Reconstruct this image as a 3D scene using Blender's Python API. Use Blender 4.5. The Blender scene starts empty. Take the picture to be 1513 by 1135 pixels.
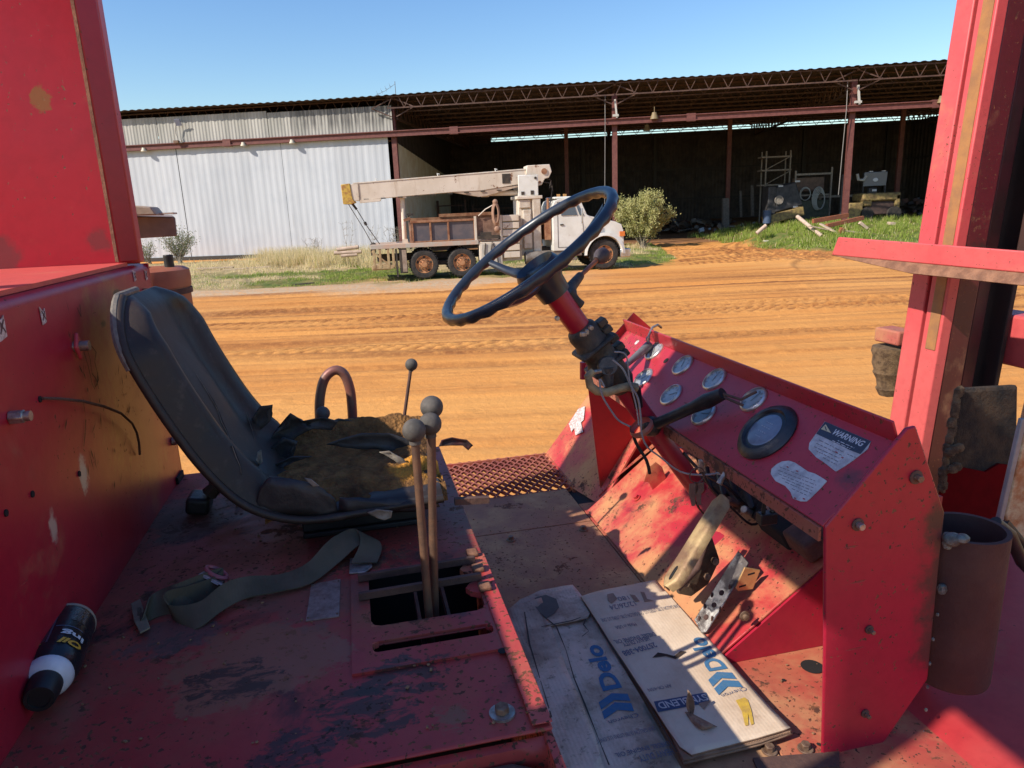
import bpy, bmesh, math, random
import numpy as np
from mathutils import Vector, Matrix, noise as mnoise
random.seed(7); rng = np.random.default_rng(7)
S = bpy.context.scene; COL = S.collection
# ---------------------------------------------------------------- camera
FP, CX, CY, CH = 1049., 756.5, 567.5, 2.47
PITCH = math.atan(FP/4213); ROLL = math.atan(174/4213)
Fv = Vector((0, math.cos(PITCH), -math.sin(PITCH))); r0 = Vector((1,0,0)); u0 = r0.cross(Fv)
Rv = r0*math.cos(ROLL) - u0*math.sin(ROLL); Uv = u0*math.cos(ROLL) + r0*math.sin(ROLL)
cam = bpy.data.cameras.new('camera'); co = bpy.data.objects.new('camera', cam); COL.objects.link(co)
M3 = Matrix((Rv, Uv, -Fv)).transposed()
co.matrix_world = Matrix.Translation((0,0,CH)) @ M3.to_4x4()
cam.sensor_width = 36; cam.lens = FP/1513*36; cam.clip_start = .05; cam.clip_end = 3000
S.camera = co
# ---------------------------------------------------------------- light
SUN_AZ, SUN_EL = math.radians(30), math.radians(37.8)      # direction the light travels to
sd = Vector((math.cos(SUN_AZ)*math.cos(SUN_EL), math.sin(SUN_AZ)*math.cos(SUN_EL), -math.sin(SUN_EL)))
sl = bpy.data.lights.new('sun', 'SUN'); sl.energy = 5.0; sl.angle = math.radians(.53); sl.color = (1, .93, .82)
so = bpy.data.objects.new('sun', sl); so.rotation_euler = sd.to_track_quat('-Z','Y').to_euler(); COL.objects.link(so)
w = bpy.data.worlds.new('World'); S.world = w; w.use_nodes = True
nt = w.node_tree; bg = nt.nodes['Background']; sky = nt.nodes.new('ShaderNodeTexSky'); sky.sky_type = 'NISHITA'
sky.sun_disc = False; sky.sun_elevation = SUN_EL; sky.sun_rotation = math.atan2(-sd.x, -sd.y)
sky.air_density = 1.35; sky.dust_density = .35; sky.ozone_density = 3.5
hs = nt.nodes.new('ShaderNodeHueSaturation'); hs.inputs['Saturation'].default_value = 1.22; hs.inputs['Hue'].default_value = .512; nt.links.new(sky.outputs[0], hs.inputs['Color'])
tint = nt.nodes.new('ShaderNodeMix'); tint.data_type = 'RGBA'; tint.blend_type = 'MULTIPLY'; tint.inputs[0].default_value = 1; tint.inputs[7].default_value = (.98, 1.04, 1.08, 1)
nt.links.new(hs.outputs[0], tint.inputs[6]); nt.links.new(tint.outputs[2], bg.inputs[0]); bg.inputs[1].default_value = .130
S.view_settings.view_transform = 'Standard'; S.view_settings.look = 'None'; S.view_settings.exposure = .30
S.view_settings.gamma = 1; S.view_settings.use_curve_mapping = False
# ---------------------------------------------------------------- measuring: rays of the surveyed camera onto real planes
def ray(x, y): return Fv + Rv*((x-CX)/FP) - Uv*((y-CY)/FP)
A = math.radians(12.3)
Lu = Vector((math.cos(A), math.sin(A), 0)); Tv = Vector((-math.sin(A), math.cos(A), 0))
def fk(x, y, u=None, v=None, w=None, pl=None):     # pixel -> (u,v,w) in the forklift's frame, w from eye level
    d = ray(x, y); k = Vector((d.dot(Lu), d.dot(Tv), d.z))
    if u is not None: t = u/k[0]
    elif v is not None: t = v/k[1]
    elif w is not None: t = w/k[2]
    else: t = pl[0].dot(pl[1])/k.dot(pl[1])
    return k*t
def at(x, y, Y=None, g=None):
    d = ray(x, y); t = Y/d.y if Y is not None else (g-CH)/d.z
    return d*t + Vector((0,0,CH))
FO = Vector((.2, 1.3, -CH))                         # the forklift's own origin on the ground
# ---------------------------------------------------------------- helpers
def tag(o, label=None, cat=None, group=None, kind=None):
    if label: o['label'] = label
    if cat: o['category'] = cat
    if group: o['group'] = group
    if kind: o['kind'] = kind
    return o
def empty(name, loc, rz=0):
    o = bpy.data.objects.new(name, None); o.location = loc; o.rotation_euler = (0,0,rz); COL.objects.link(o); return o
def ortho(d):
    d = d.normalized(); a = Vector((0,0,1)) if abs(d.z) < .9 else Vector((1,0,0))
    x = d.cross(a).normalized(); return x, d.cross(x).normalized()
class MB:
    def __init__(s): s.v = []; s.f = []; s.m = []; s.k = 0
    def mat(s, k): s.k = k; return s
    def add(s, vs, fs):
        b = len(s.v); s.v += [Vector(p) for p in vs]
        for f in fs: s.f.append([b+i for i in f]); s.m.append(s.k)
        return s
    def box(s, c, sz, R=None, taper=None):
        c = Vector(c); h = Vector(sz)/2; vs = []
        for z in (-1,1):
            t = 1 if (z < 0 or taper is None) else taper
            for x, y in ((-1,-1),(1,-1),(1,1),(-1,1)):
                p = Vector((x*h.x*t, y*h.y*t, z*h.z)); vs.append(c + (R @ p if R else p))
        return s.add(vs, [(3,2,1,0),(4,5,6,7),(0,1,5,4),(1,2,6,5),(2,3,7,6),(3,0,4,7)])
    def b2(s, a, b):
        a = Vector(a); b = Vector(b); return s.box((a+b)/2, [abs(q) for q in (b-a)])
    def bar(s, p0, p1, wd, ht, up=(0,0,1)):
        p0 = Vector(p0); p1 = Vector(p1); d = (p1-p0).normalized(); up = Vector(up)
        if abs(d.dot(up)) > .98: up = Vector((1,0,0))
        x = d.cross(up).normalized(); z = x.cross(d); vs = []
        for p in (p0, p1):
            for a, b in ((-1,-1),(1,-1),(1,1),(-1,1)): vs.append(p + x*a*wd/2 + z*b*ht/2)
        return s.add(vs, [(0,1,2,3),(7,6,5,4),(4,5,1,0),(5,6,2,1),(6,7,3,2),(7,4,0,3)])
    def tube(s, pts, r, n=10, cap=True):
        pts = [Vector(p) for p in pts]; rs = r if isinstance(r, (list, tuple)) else [r]*len(pts); vs = []; fs = []
        x = None
        for i, p in enumerate(pts):
            d = (pts[min(i+1, len(pts)-1)] - pts[max(i-1, 0)]).normalized()
            if x is None: x, _ = ortho(d)
            x = (x - d*x.dot(d)).normalized(); y = d.cross(x)
            for k in range(n):
                a = 2*math.pi*k/n; vs.append(p + (x*math.cos(a)+y*math.sin(a))*rs[i])
        for i in range(len(pts)-1):
            for k in range(n):
                k2 = (k+1) % n; fs.append((i*n+k, i*n+k2, (i+1)*n+k2, (i+1)*n+k))
        if cap: fs.append(tuple(range(n-1,-1,-1))); fs.append(tuple((len(pts)-1)*n+k for k in range(n)))
        return s.add(vs, fs)
    def cyl(s, p0, p1, r0, r1=None, n=16): return s.tube([p0, p1], [r0, r0 if r1 is None else r1], n)
    def lathe(s, c, ax, prof, n=24):                # prof: (radius, distance along ax)
        c = Vector(c); ax = Vector(ax).normalized(); x, y = ortho(ax); vs = []; fs = []
        for r, h in prof:
            for k in range(n):
                a = 2*math.pi*k/n; vs.append(c + ax*h + (x*math.cos(a)+y*math.sin(a))*max(r, 1e-5))
        for i in range(len(prof)-1):
            for k in range(n):
                k2 = (k+1) % n; fs.append((i*n+k, i*n+k2, (i+1)*n+k2, (i+1)*n+k))
        return s.add(vs, fs)
    def ball(s, c, r, n=12, sz=(1,1,1)):
        c = Vector(c); vs = []; fs = []; m = n//2
        for i in range(m+1):
            for k in range(n):
                t = math.pi*i/m; a = 2*math.pi*k/n
                vs.append(c + Vector((math.sin(t)*math.cos(a)*sz[0], math.sin(t)*math.sin(a)*sz[1], math.cos(t)*sz[2]))*r)
        for i in range(m):
            for k in range(n):
                k2 = (k+1) % n; fs.append((i*n+k2, i*n+k, (i+1)*n+k, (i+1)*n+k2))
        return s.add(vs, fs)
    def plate(s, pts, th):                          # polygon (any plane) with thickness along its normal (both ways)
        pts = [Vector(p) for p in pts]; n = len(pts); nn = Vector()
        for i in range(n): nn += pts[i].cross(pts[(i+1) % n])
        nn.normalize(); vs = [p+nn*th/2 for p in pts] + [p-nn*th/2 for p in pts]
        fs = [tuple(range(n)), tuple(range(2*n-1, n-1, -1))]
        for i in range(n): j = (i+1) % n; fs.append((i, i+n, j+n, j))
        return s.add(vs, fs)
    def grid(s, P, closed=False):                   # P[i][j] points
        n = len(P); m = len(P[0]); vs = [p for row in P for p in row]; fs = []
        for i in range(n-1):
            for j in range(m - (0 if closed else 1)):
                j2 = (j+1) % m; fs.append((i*m+j, i*m+j2, (i+1)*m+j2, (i+1)*m+j))
        return s.add(vs, fs)
    def build(s, name, mats, parent=None, smooth=40, bevel=0, off=None, loc=None, solid=0, sub=0, kind=None, seg=2, clean=True):
        if not isinstance(mats, (list, tuple)): mats = [mats]
        me = bpy.data.meshes.new(name); o3 = off if off is not None else Vector()
        me.from_pydata([p-o3 for p in s.v], [], s.f)
        for m in mats: me.materials.append(m)
        me.polygons.foreach_set('material_index', s.m)
        if clean:
            bm = bmesh.new(); bm.from_mesh(me); bmesh.ops.remove_doubles(bm, verts=bm.verts, dist=1e-5)
            bmesh.ops.recalc_face_normals(bm, faces=bm.faces)
            if smooth:
                for f in bm.faces: f.smooth = True
                a = math.radians(smooth)
                for e in bm.edges: e.smooth = (len(e.link_faces) == 2 and e.calc_face_angle(0) < a)
            bm.to_mesh(me); bm.free()
        o = bpy.data.objects.new(name, me); COL.objects.link(o)
        if parent: o.parent = parent
        if loc is not None: o.location = loc
        if solid: q = o.modifiers.new('s', 'SOLIDIFY'); q.thickness = solid; q.offset = 0
        if sub: q = o.modifiers.new('u', 'SUBSURF'); q.levels = q.render_levels = sub
        if bevel: q = o.modifiers.new('b', 'BEVEL'); q.width = bevel; q.segments = seg; q.limit_method = 'ANGLE'; q.angle_limit = math.radians(35)
        if kind: o['kind'] = kind
        return o
def copy_tree(o, parent=None):
    c = o.copy(); COL.objects.link(c); c.parent = parent
    for ch in [k for k in bpy.data.objects if k.parent == o]: copy_tree(ch, c)
    return c
def dup(o, loc, parent=None, rot=None):
    c = o.copy(); COL.objects.link(c); c.location = loc
    if parent: c.parent = parent
    if rot: c.rotation_euler = rot
    return c
# ---------------------------------------------------------------- material helpers
class NT:
    def __init__(s, name, rough=.6, metal=0, spec=.5):
        s.mat = bpy.data.materials.new(name); s.mat.use_nodes = True; s.t = s.mat.node_tree; s.n = s.t.nodes; s.l = s.t.links
        s.b = s.n['Principled BSDF']; s.b.inputs['Roughness'].default_value = rough; s.b.inputs['Metallic'].default_value = metal
        s.b.inputs['Specular IOR Level'].default_value = spec
        s.tc = s.n.new('ShaderNodeTexCoord'); s.co = s.tc.outputs['Object']
    def mapp(s, scale=(1,1,1), rot=(0,0,0), loc=(0,0,0)):
        m = s.n.new('ShaderNodeMapping'); m.inputs['Scale'].default_value = scale; m.inputs['Rotation'].default_value = rot; m.inputs['Location'].default_value = loc
        s.l.new(s.co, m.inputs[0]); return m.outputs[0]
    def noise(s, sc, det=6, ro=.6, vec=None, dist=0):
        m = s.n.new('ShaderNodeTexNoise'); m.inputs['Scale'].default_value = sc; m.inputs['Detail'].default_value = det; m.inputs['Roughness'].default_value = ro; m.inputs['Distortion'].default_value = dist
        s.l.new(vec or s.co, m.inputs['Vector']); return m.outputs[0]
    def vor(s, sc, vec=None, feat='F1', out=0):
        m = s.n.new('ShaderNodeTexVoronoi'); m.feature = feat; m.inputs['Scale'].default_value = sc
        s.l.new(vec or s.co, m.inputs['Vector']); return m.outputs[out]
    def ramp(s, x, a, b, va=0., vb=1.):
        m = s.n.new('ShaderNodeMapRange'); m.inputs[1].default_value = a; m.inputs[2].default_value = b; m.inputs[3].default_value = va; m.inputs[4].default_value = vb
        m.interpolation_type = 'SMOOTHSTEP'; s.l.new(x, m.inputs[0]); return m.outputs[0]
    def math(s, op, a, b=None):
        m = s.n.new('ShaderNodeMath'); m.operation = op
        for i, q in enumerate((a, b)):
            if q is None: continue
            if isinstance(q, (int, float)): m.inputs[i].default_value = q
            else: s.l.new(q, m.inputs[i])
        return m.outputs[0]
    def mix(s, f, a, b):
        m = s.n.new('ShaderNodeMix'); m.data_type = 'RGBA'
        for i, q in ((0, f), (6, a), (7, b)):
            if isinstance(q, (int, float)): m.inputs[i].default_value = q
            elif isinstance(q, tuple): m.inputs[i].default_value = (*q[:3], 1)
            else: s.l.new(q, m.inputs[i])
        return m.outputs[2]
    def near(s, c, r0, r1, scale=(1,1,1)):          # 1 inside radius r0 of a place on the thing, 0 outside r1
        m = s.n.new('ShaderNodeVectorMath'); m.operation = 'SUBTRACT'; s.l.new(s.co, m.inputs[0]); m.inputs[1].default_value = c
        q = s.n.new('ShaderNodeVectorMath'); q.operation = 'MULTIPLY'; s.l.new(m.outputs[0], q.inputs[0]); q.inputs[1].default_value = scale
        l = s.n.new('ShaderNodeVectorMath'); l.operation = 'LENGTH'; s.l.new(q.outputs[0], l.inputs[0])
        nz = s.noise(max(9, min(40, .9/r1)), 9, .72); d = s.math('ADD', l.outputs['Value'], s.math('MULTIPLY', s.math('SUBTRACT', nz, .5), (r0+r1)*1.7))
        return s.ramp(d, r0, r1, 1., 0.)
    def out(s, col=None, rough=None, bump=None, bstr=.3, bdist=.01, metal=None):
        if col is not None:
            if isinstance(col, tuple): s.b.inputs['Base Color'].default_value = (*col[:3], 1)
            else: s.l.new(col, s.b.inputs['Base Color'])
        if rough is not None: s.l.new(rough, s.b.inputs['Roughness'])
        if metal is not None: s.l.new(metal, s.b.inputs['Metallic'])
        if bump is not None:
            m = s.n.new('ShaderNodeBump'); m.inputs['Strength'].default_value = bstr; m.inputs['Distance'].default_value = bdist
            s.l.new(bump, m.inputs['Height']); s.l.new(m.outputs[0], s.b.inputs['Normal'])
        return s.mat
RUST = (.085,.030,.018); RUST2 = (.21,.075,.032); DUST = (.42,.22,.10)
def paint(name, base, fade, rust=.25, chips=.4, dust=.25, oil=0., rough=.42, stains_and_patches=(), sc=1., dustcol=DUST):
    k = NT(name, rough)
    big = k.noise(2.2*sc, 5, .6); c = k.mix(k.ramp(big, .35, .68), base, fade)
    fine = k.noise(45*sc, 5, .65); c = k.mix(k.math('MULTIPLY', k.ramp(fine, .4, .7), .22), c, (base[0]*.55, base[1]*.5, base[2]*.6))
    d1 = k.noise(5.5*sc, 8, .68, dist=.3); dm = k.math('MULTIPLY', k.ramp(d1, .62-.28*dust, .8-.15*dust), min(1, .35+dust*.7))
    c = k.mix(dm, c, dustcol)
    r1 = k.noise(7*sc, 10, .72); r2 = k.noise(38*sc, 6, .7); rr = k.math('ADD', k.math('MULTIPLY', r1, .72), k.math('MULTIPLY', r2, .28))
    rm = k.ramp(rr, .68-.2*rust, .71-.2*rust)
    cn = k.noise(125*sc, 3, .5); cb = k.noise(3.1*sc, 4, .6)
    cm = k.ramp(k.math('ADD', cn, k.math('MULTIPLY', cb, .35)), .92-.2*chips, .935-.2*chips)
    m = k.math('MAXIMUM', rm, cm)
    sc_ = k.mapp((14*sc, 14*sc, 130*sc), (.6,.4,.2)); scr = k.ramp(k.noise(1, 3, .5, sc_), .73, .76); m = k.math('MAXIMUM', m, k.math('MULTIPLY', scr, .6))
    rc = k.mix(k.ramp(k.noise(60, 4, .6), .4, .65), RUST, RUST2); c = k.mix(m, c, rc)
    ro = k.math('ADD', k.math('MULTIPLY', k.math('MAXIMUM', m, dm), .4), k.math('ADD', rough-.08, k.math('MULTIPLY', d1, .16)))
    if oil > 0:
        o1 = k.noise(3.6*sc, 9, .7, dist=.5); om = k.ramp(o1, .66-.16*oil, .74-.12*oil); c = k.mix(k.math('MULTIPLY', om, .82), c, (.016,.011,.012))
    for (pos, ra, rb, scl, colr, f) in stains_and_patches:
        nr = k.near(Vector(pos)-FO, ra, rb, scl)
        if f > .79 and name == 'red_deck_paint': nr = k.math('MULTIPLY', nr, k.ramp(k.noise(24, 9, .75, k.mapp((1,2.2,1), (0,0,.5)), dist=.6), .42, .52))
        c = k.mix(k.math('MULTIPLY', nr, f), c, colr)
    k.out(c, ro, k.math('SUBTRACT', k.math('MULTIPLY', k.noise(25, 5, .6), .35), k.math('MULTIPLY', m, .5)), .35, .004)
    return k.mat
def simple(name, c1, c2, sc=8, rough=.6, metal=0, bump=.2, bd=.004, det=6, lo=.35, hi=.65, spec=.5):
    k = NT(name, rough, metal, spec); n = k.noise(sc, det, .65)
    k.out(k.mix(k.ramp(n, lo, hi), c1, c2), k.ramp(k.noise(sc*3, 4), .2, .8, rough-.08, rough+.1), k.noise(sc*6, 5, .7), bump, bd); return k.mat
def flat(name, c, rough=.6, metal=0, spec=.5):
    k = NT(name, rough, metal, spec); n = k.noise(30, 3); k.out(k.mix(k.ramp(n, .3, .7), c, tuple(q*.78 for q in c))); return k.mat
RED = (.50,.012,.028); FADE = (.56,.05,.055)
# ================================================================ THE GROUND
def vnoise(x, y, seed=0):
    xi = np.floor(x).astype(np.int64); yi = np.floor(y).astype(np.int64); fx = x-xi; fy = y-yi
    fx = fx*fx*(3-2*fx); fy = fy*fy*(3-2*fy)
    def h(a, b):
        q = (a*374761393 + b*668265263 + seed*974711) & 0xffffffff
        q = ((q ^ (q >> 13))*1274126177) & 0xffffffff; return ((q ^ (q >> 16)) & 0xffff)/65535.
    return (h(xi,yi)*(1-fx)+h(xi+1,yi)*fx)*(1-fy) + (h(xi,yi+1)*(1-fx)+h(xi+1,yi+1)*fx)*fy
def fbm(x, y, o=4, seed=0):
    s = 0; a = .5
    for i in range(o): s = s + a*vnoise(x*2**i+i*17.3, y*2**i+i*9.1, seed+i); a *= .5
    return s
def sst(x, a, b): t = np.clip((x-a)/(b-a), 0, 1); return t*t*(3-2*t)
def polyline_y(x, pts): return np.interp(x, [p[0] for p in pts], [p[1] for p in pts])
def masks(x, y):
    n = (fbm(x*.6, y*.9, 4, 5)-.5)
    yb = polyline_y(x, [(-60,25.5),(-12,25.6),(-8,25.2),(-3,25.0),(0,25.8),(4.4,26.9),(6.8,28.7),(7.6,31),(8.4,38),(9,44)])
    g = sst(y + n*4, yb+.3, yb+2.0)*(1-sst(y, 43.5, 45))*(1-sst(x + n*2.0, 8.6-(y-36)*-.08, 9.6))
    # the mound side, right
    xr = polyline_y(y, [(20,40),(28,22),(31.5,15.4),(34,13.4),(37,12.6),(41,12.4),(44,12.4)])
    g2 = sst(x + n*2.4, xr, xr+1.1)*(1-sst(y, 47, 54))*sst(y, 28, 31)
    grass = np.maximum(g, g2)
    dry = grass*sst(fbm(x*.35+4, y*.5, 3, 11)+.2*sst(-x, 2, 12)*sst(y,30,40), .42, .58)*(x < 8)
    dry = np.maximum(dry, .9*grass*sst(-x, 11, 16))
    grav = sst(y+n*2, yb-2.6, yb-.9)*(1-sst(y+n*3, yb+.5, yb+2.6))*(1-sst(x, -1, 5))
    grav = np.maximum(grav, .6*g*(x < -8)*sst(-x, 8.5, 11))
    return grass, dry, grav
def tracks(x, y):
    wx = y + .35*(fbm(x*.06, y*.05, 2, 21)-.5) + .012*x
    mid = sst(y, 9.5, 14)*(1-sst(y, 24, 27)); near_ = 1-sst(y, 9, 13)
    rut = (fbm(x*.04, wx*2.6, 4, 31)-.5)*(.07+.10*mid) + (vnoise(x*.16, wx*6.5, 41)-.5)*(.02+.06*mid)
    band = (vnoise(x*.03, wx*1.5, 44) > .42)*(vnoise(x*.07+9, wx*3.1, 46) > .38)*(.25+.75*mid)
    row = np.clip((vnoise(x*.015, wx*2.3, 45)-.52)*6, 0, 1)
    s_ = np.sin(x*2*np.pi/.30 + 3.2*np.sin(wx*2*np.pi/.42) + 9*vnoise(x*.5, wx*2, 47))
    jit = vnoise(x*5, wx*7, 48)
    lug = band*row*np.clip(s_, -.3, 1)*(.5+jit); h = rut - lug*.035
    dark = np.clip(lug*1.0, 0, 1)*.9 + mid*np.clip((vnoise(x*.12, wx*3.4, 49)-.50)*3, 0, 1)*.6 + mid*.25 + np.clip((vnoise(x*.09, wx*8.5, 42)-.72)*5, 0, 1)*(.25+.5*mid)
    T = np.zeros_like(x); D = np.zeros_like(x)
    for cx_, cy_, R_, wd_, am in ((16,46,11,.5,.10),(16,46,12.4,.42,.09),(15.5,19,14.0,.5,.09),(15.5,19,15.6,.45,.10),(22,22,11.8,.45,.09),(12,52,15.2,.45,.09),(12,52,17.0,.4,.08),(24,44,15.5,.5,.09),(24,44,13.8,.45,.09),(4,52,18,.5,.07),(19,36.5,5.2,.4,.10),(19,36.5,6.6,.4,.10),(18.5,30,4.6,.4,.08),(10,41,10.5,.45,.09),(10,41,12.0,.42,.09),(21,34,8.4,.45,.10),(21,34,10.0,.42,.09),(13.5,15,15.2,.45,.08),(13.5,15,16.8,.42,.08),(17,47,15.8,.45,.09)):
        d = np.hypot(x-cx_, y-cy_)-R_; a = np.arctan2(y-cy_, x-cx_); b = np.exp(-(d/wd_)**4)
        l_ = np.clip(np.sin(a*R_*2*np.pi/.34 + abs(d)*7), -.2, 1)
        T += b*(-am*.7 - .05*l_) + .6*am*np.exp(-((abs(d)-wd_*1.25)/.14)**2); D += b*np.clip(l_, 0, 1)*.9 + .55*np.exp(-((abs(d)-wd_*1.0)/.10)**2)
    q = sst(x, 6.5, 8.5)*sst(y, 23.5, 27); ex = q*(1-sst(x, 19, 22))
    return h*(1-.6*q) + .55*np.clip(T, -.2, .12)*ex, np.clip(dark*(1-.6*q) + D*ex, 0, 1)
def height(x, y, fine=True):
    up = sst(x, 12.6, 18.5)*sst(y, 31.5, 39.5)*.74
    md = .34*np.exp(-(((x-15.3)/1.5)**2 + ((y-38.4)/1.9)**2)) + .05*np.exp(-(((x-17.8)/1.6)**2+((y-37.2)/1.8)**2)) + .28*np.exp(-(((x-13.7)/1.0)**2+((y-39.4)/1.4)**2))
    h = up + md - .03 + .12*(fbm(x*.12, y*.12, 2, 3)-.5)*sst(y, 8, 20)
    if not fine: return h
    g, dr, gr = masks(x, y); sand = (1-g)*(1-sst(y, 43, 47))
    th, _ = tracks(x, y); clod = (vnoise(x*3.1, y*3.1, 51) > .86)*vnoise(x*9, y*9, 52)*.04
    h = h + sand*(th + clod*.5)*sst(y, 3, 6)
    h = h + g*(fbm(x*1.7, y*1.7, 3, 61)-.5)*.22
    return h
ys = [2.0]
while ys[-1] < 47: ys.append(ys[-1] + min(.115, max(.028, .0009*ys[-1]**1.62)))
ys += list(np.linspace(48, 72, 26)) + [80,100,150,250,500,1200]; ys = np.array([-60,-20,-6,-1,1] + ys)
xs = np.array([-900,-400,-150,-70,-45] + list(np.linspace(-30, -15, 90)) + list(np.linspace(-14.9, 22, 520)) + list(np.linspace(22.3, 45, 110)) + [60,100,200,500,1200])
X, Y = np.meshgrid(xs, ys); Z = height(X, Y); Z[Y < 2] = -.03; far = (Y > 75) | (abs(X) > 60); Z[far] = 0
g, dr, gr = masks(X, Y); infl = sst(Y, 42.6, 44)*(X > -8)
me = bpy.data.meshes.new('ground'); nx, ny = len(xs), len(ys)
me.vertices.add(nx*ny); me.vertices.foreach_set('co', np.stack([X, Y, Z], -1).astype(np.float32).ravel())
idx = np.arange(nx*ny).reshape(ny, nx); q = np.stack([idx[:-1,:-1], idx[:-1,1:], idx[1:,1:], idx[1:,:-1]], -1).reshape(-1, 4)
me.loops.add(q.size); me.loops.foreach_set('vertex_index', q.ravel().astype(np.int32)); me.polygons.add(len(q))
me.polygons.foreach_set('loop_start', (np.arange(len(q))*4).astype(np.int32)); me.update(calc_edges=True)
me.polygons.foreach_set('use_smooth', np.ones(len(q), bool))
_, DK = tracks(X, Y); ct_ = me.color_attributes.new('tread', 'FLOAT_COLOR', 'POINT'); ct_.data.foreach_set('color', np.stack([DK, DK, DK, DK*0+1], -1).astype(np.float32).ravel())
ca = me.color_attributes.new('cover', 'FLOAT_COLOR', 'POINT'); ca.data.foreach_set('color', np.stack([g, dr, np.maximum(gr, 0), infl], -1).astype(np.float32).ravel())
k = NT('red_sand_ground', .95, spec=.15)
at_ = k.n.new('ShaderNodeAttribute'); at_.attribute_name = 'cover'; sp = k.n.new('ShaderNodeSeparateColor'); k.l.new(at_.outputs[0], sp.inputs[0])
n1 = k.noise(.35, 6, .65, k.mapp((.35,1.8,1))); n2 = k.noise(3.5, 8, .7, k.mapp((.3,1.6,1))); n3 = k.noise(14, 6, .7)
c = k.mix(k.ramp(n1, .34, .66), (.70,.318,.086), (.60,.245,.062))
c = k.mix(k.math('MULTIPLY', k.ramp(n2, .56, .74), .5), c, (.40,.15,.045))
c = k.mix(k.math('MULTIPLY', k.ramp(n3, .5, .75), .35), c, (.72,.38,.13))
tra = k.n.new('ShaderNodeAttribute'); tra.attribute_name = 'tread'; c = k.mix(k.math('MULTIPLY', tra.outputs['Fac'], k.ramp(k.noise(6, 6, .75), .3, .6, .35, .9)), c, (.20,.068,.024))
c = k.mix(k.math('MULTIPLY', k.ramp(k.noise(34, 4, .8), .60, .70), .5), c, (.22,.08,.03))
c = k.mix(k.math('MULTIPLY', k.ramp(k.noise(.12, 3), .5, .7), .4), c, (.66,.34,.12))
c = k.mix(k.math('MULTIPLY', sp.outputs[2], k.ramp(k.noise(9, 8, .8), .25, .6)), c, (.46,.34,.22))
gn = k.ramp(k.noise(1.6, 7, .7), .35, .65)
gc = k.mix(gn, (.075,.12,.022), (.20,.17,.06)); gc = k.mix(sp.outputs[1], gc, (.38,.28,.14))
c = k.mix(k.math('MULTIPLY', sp.outputs[0], k.ramp(k.noise(2.6, 7, .7), .18, .5, .55, 1)), c, gc)
c = k.mix(k.math('MULTIPLY', at_.outputs['Alpha'], .8), c, (.16,.085,.05))
GM = k.out(c, None, k.math('ADD', k.noise(22, 8, .7), k.math('MULTIPLY', k.vor(9), .4)), .5, .03)
me.materials.append(GM); go = bpy.data.objects.new('ground', me); COL.objects.link(go); tag(go, kind='structure')
def hz(x, y): return float(height(np.array([[x]], float), np.array([[y]], float), True)[0,0])
# ---- grass
def blades(name, P, H, Wd, lean, mats, mi, label, cat, kind='stuff'):
    n = len(P); a = rng.uniform(0, 2*np.pi, n); dx = np.cos(a)*Wd; dy = np.sin(a)*Wd; la = rng.uniform(0, 2*np.pi, n); ll = H*lean*rng.uniform(.2, 1, n)
    V = np.empty((n, 3, 3)); V[:,0] = P + np.stack([dx, dy, 0*dx], 1); V[:,1] = P - np.stack([dx, dy, 0*dx], 1); V[:,2] = P + np.stack([np.cos(la)*ll, np.sin(la)*ll, H], 1)
    me = bpy.data.meshes.new(name); me.vertices.add(n*3); me.vertices.foreach_set('co', V.astype(np.float32).ravel())
    me.loops.add(n*3); me.loops.foreach_set('vertex_index', np.arange(n*3, dtype=np.int32)); me.polygons.add(n); me.polygons.foreach_set('loop_start', np.arange(n, dtype=np.int32)*3)
    for m in mats: me.materials.append(m)
    me.polygons.foreach_set('material_index', mi.astype(np.int32)); me.update(calc_edges=True)
    o = bpy.data.objects.new(name, me); COL.objects.link(o); return tag(o, label, cat, kind=kind)
def leafmat(name, c1, c2, sc=2.5, tr=.25):
    k = NT(name, .7, spec=.2); k.out(k.mix(k.ramp(k.noise(sc, 5, .7), .35, .65), c1, c2))
    t = k.n.new('ShaderNodeBsdfTranslucent'); t.inputs[0].default_value = (*[min(1, q*1.5) for q in c2], 1); mx = k.n.new('ShaderNodeMixShader'); mx.inputs[0].default_value = tr
    k.l.new(k.b.outputs[0], mx.inputs[1]); k.l.new(t.outputs[0], mx.inputs[2]); k.l.new(mx.outputs[0], k.n['Material Output'].inputs[0]); return k.mat
G1 = leafmat('green_grass', (.17,.235,.03), (.27,.34,.06)); G2 = leafmat('yellow_green_grass', (.28,.32,.06), (.36,.34,.11)); G3 = leafmat('dry_grass', (.56,.43,.23), (.74,.60,.36))
def scatter(n, x0, x1, y0, y1):
    x = rng.uniform(x0, x1, n); y = rng.uniform(y0, y1, n); g, d, r = masks(x, y); return x, y, g, d, r
x, y, g, d, r = scatter(150000, -20, 10, 25, 45)
cl = fbm(x*1.1, y*1.1, 3, 71); keep = (rng.random(len(x)) < g*(1-r*.8)*sst(cl, .36, .55)); x, y, d = x[keep], y[keep], d[keep]
mi = np.where(rng.random(len(x)) < d*.9, 2, np.where(rng.random(len(x)) < .3, 1, 0)); z = height(x, y)
H = rng.uniform(.05, .15, len(x))*(1+1.0*(mi == 2)*(y > 34)) 
blades('grass', np.stack([x, y, z-.02], 1), H, rng.uniform(.008, .02, len(x)), .5, [G1, G2, G3], mi, 'short green and straw coloured grass along the sand edge around the white truck', 'grass')
x, y, g, d, r = scatter(120000, 12.5, 26, 29, 50)
cl = fbm(x*1.3+7, y*1.3, 3, 72); keep = (rng.random(len(x)) < g*sst(cl, .30, .5)*(1-.75*sst(x, 17.5, 19)*(y < 36))); x, y = x[keep], y[keep]
mi = np.where(rng.random(len(x)) < .25, 1, 0); mi = np.where(rng.random(len(x)) < .05, 2, mi)
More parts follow.
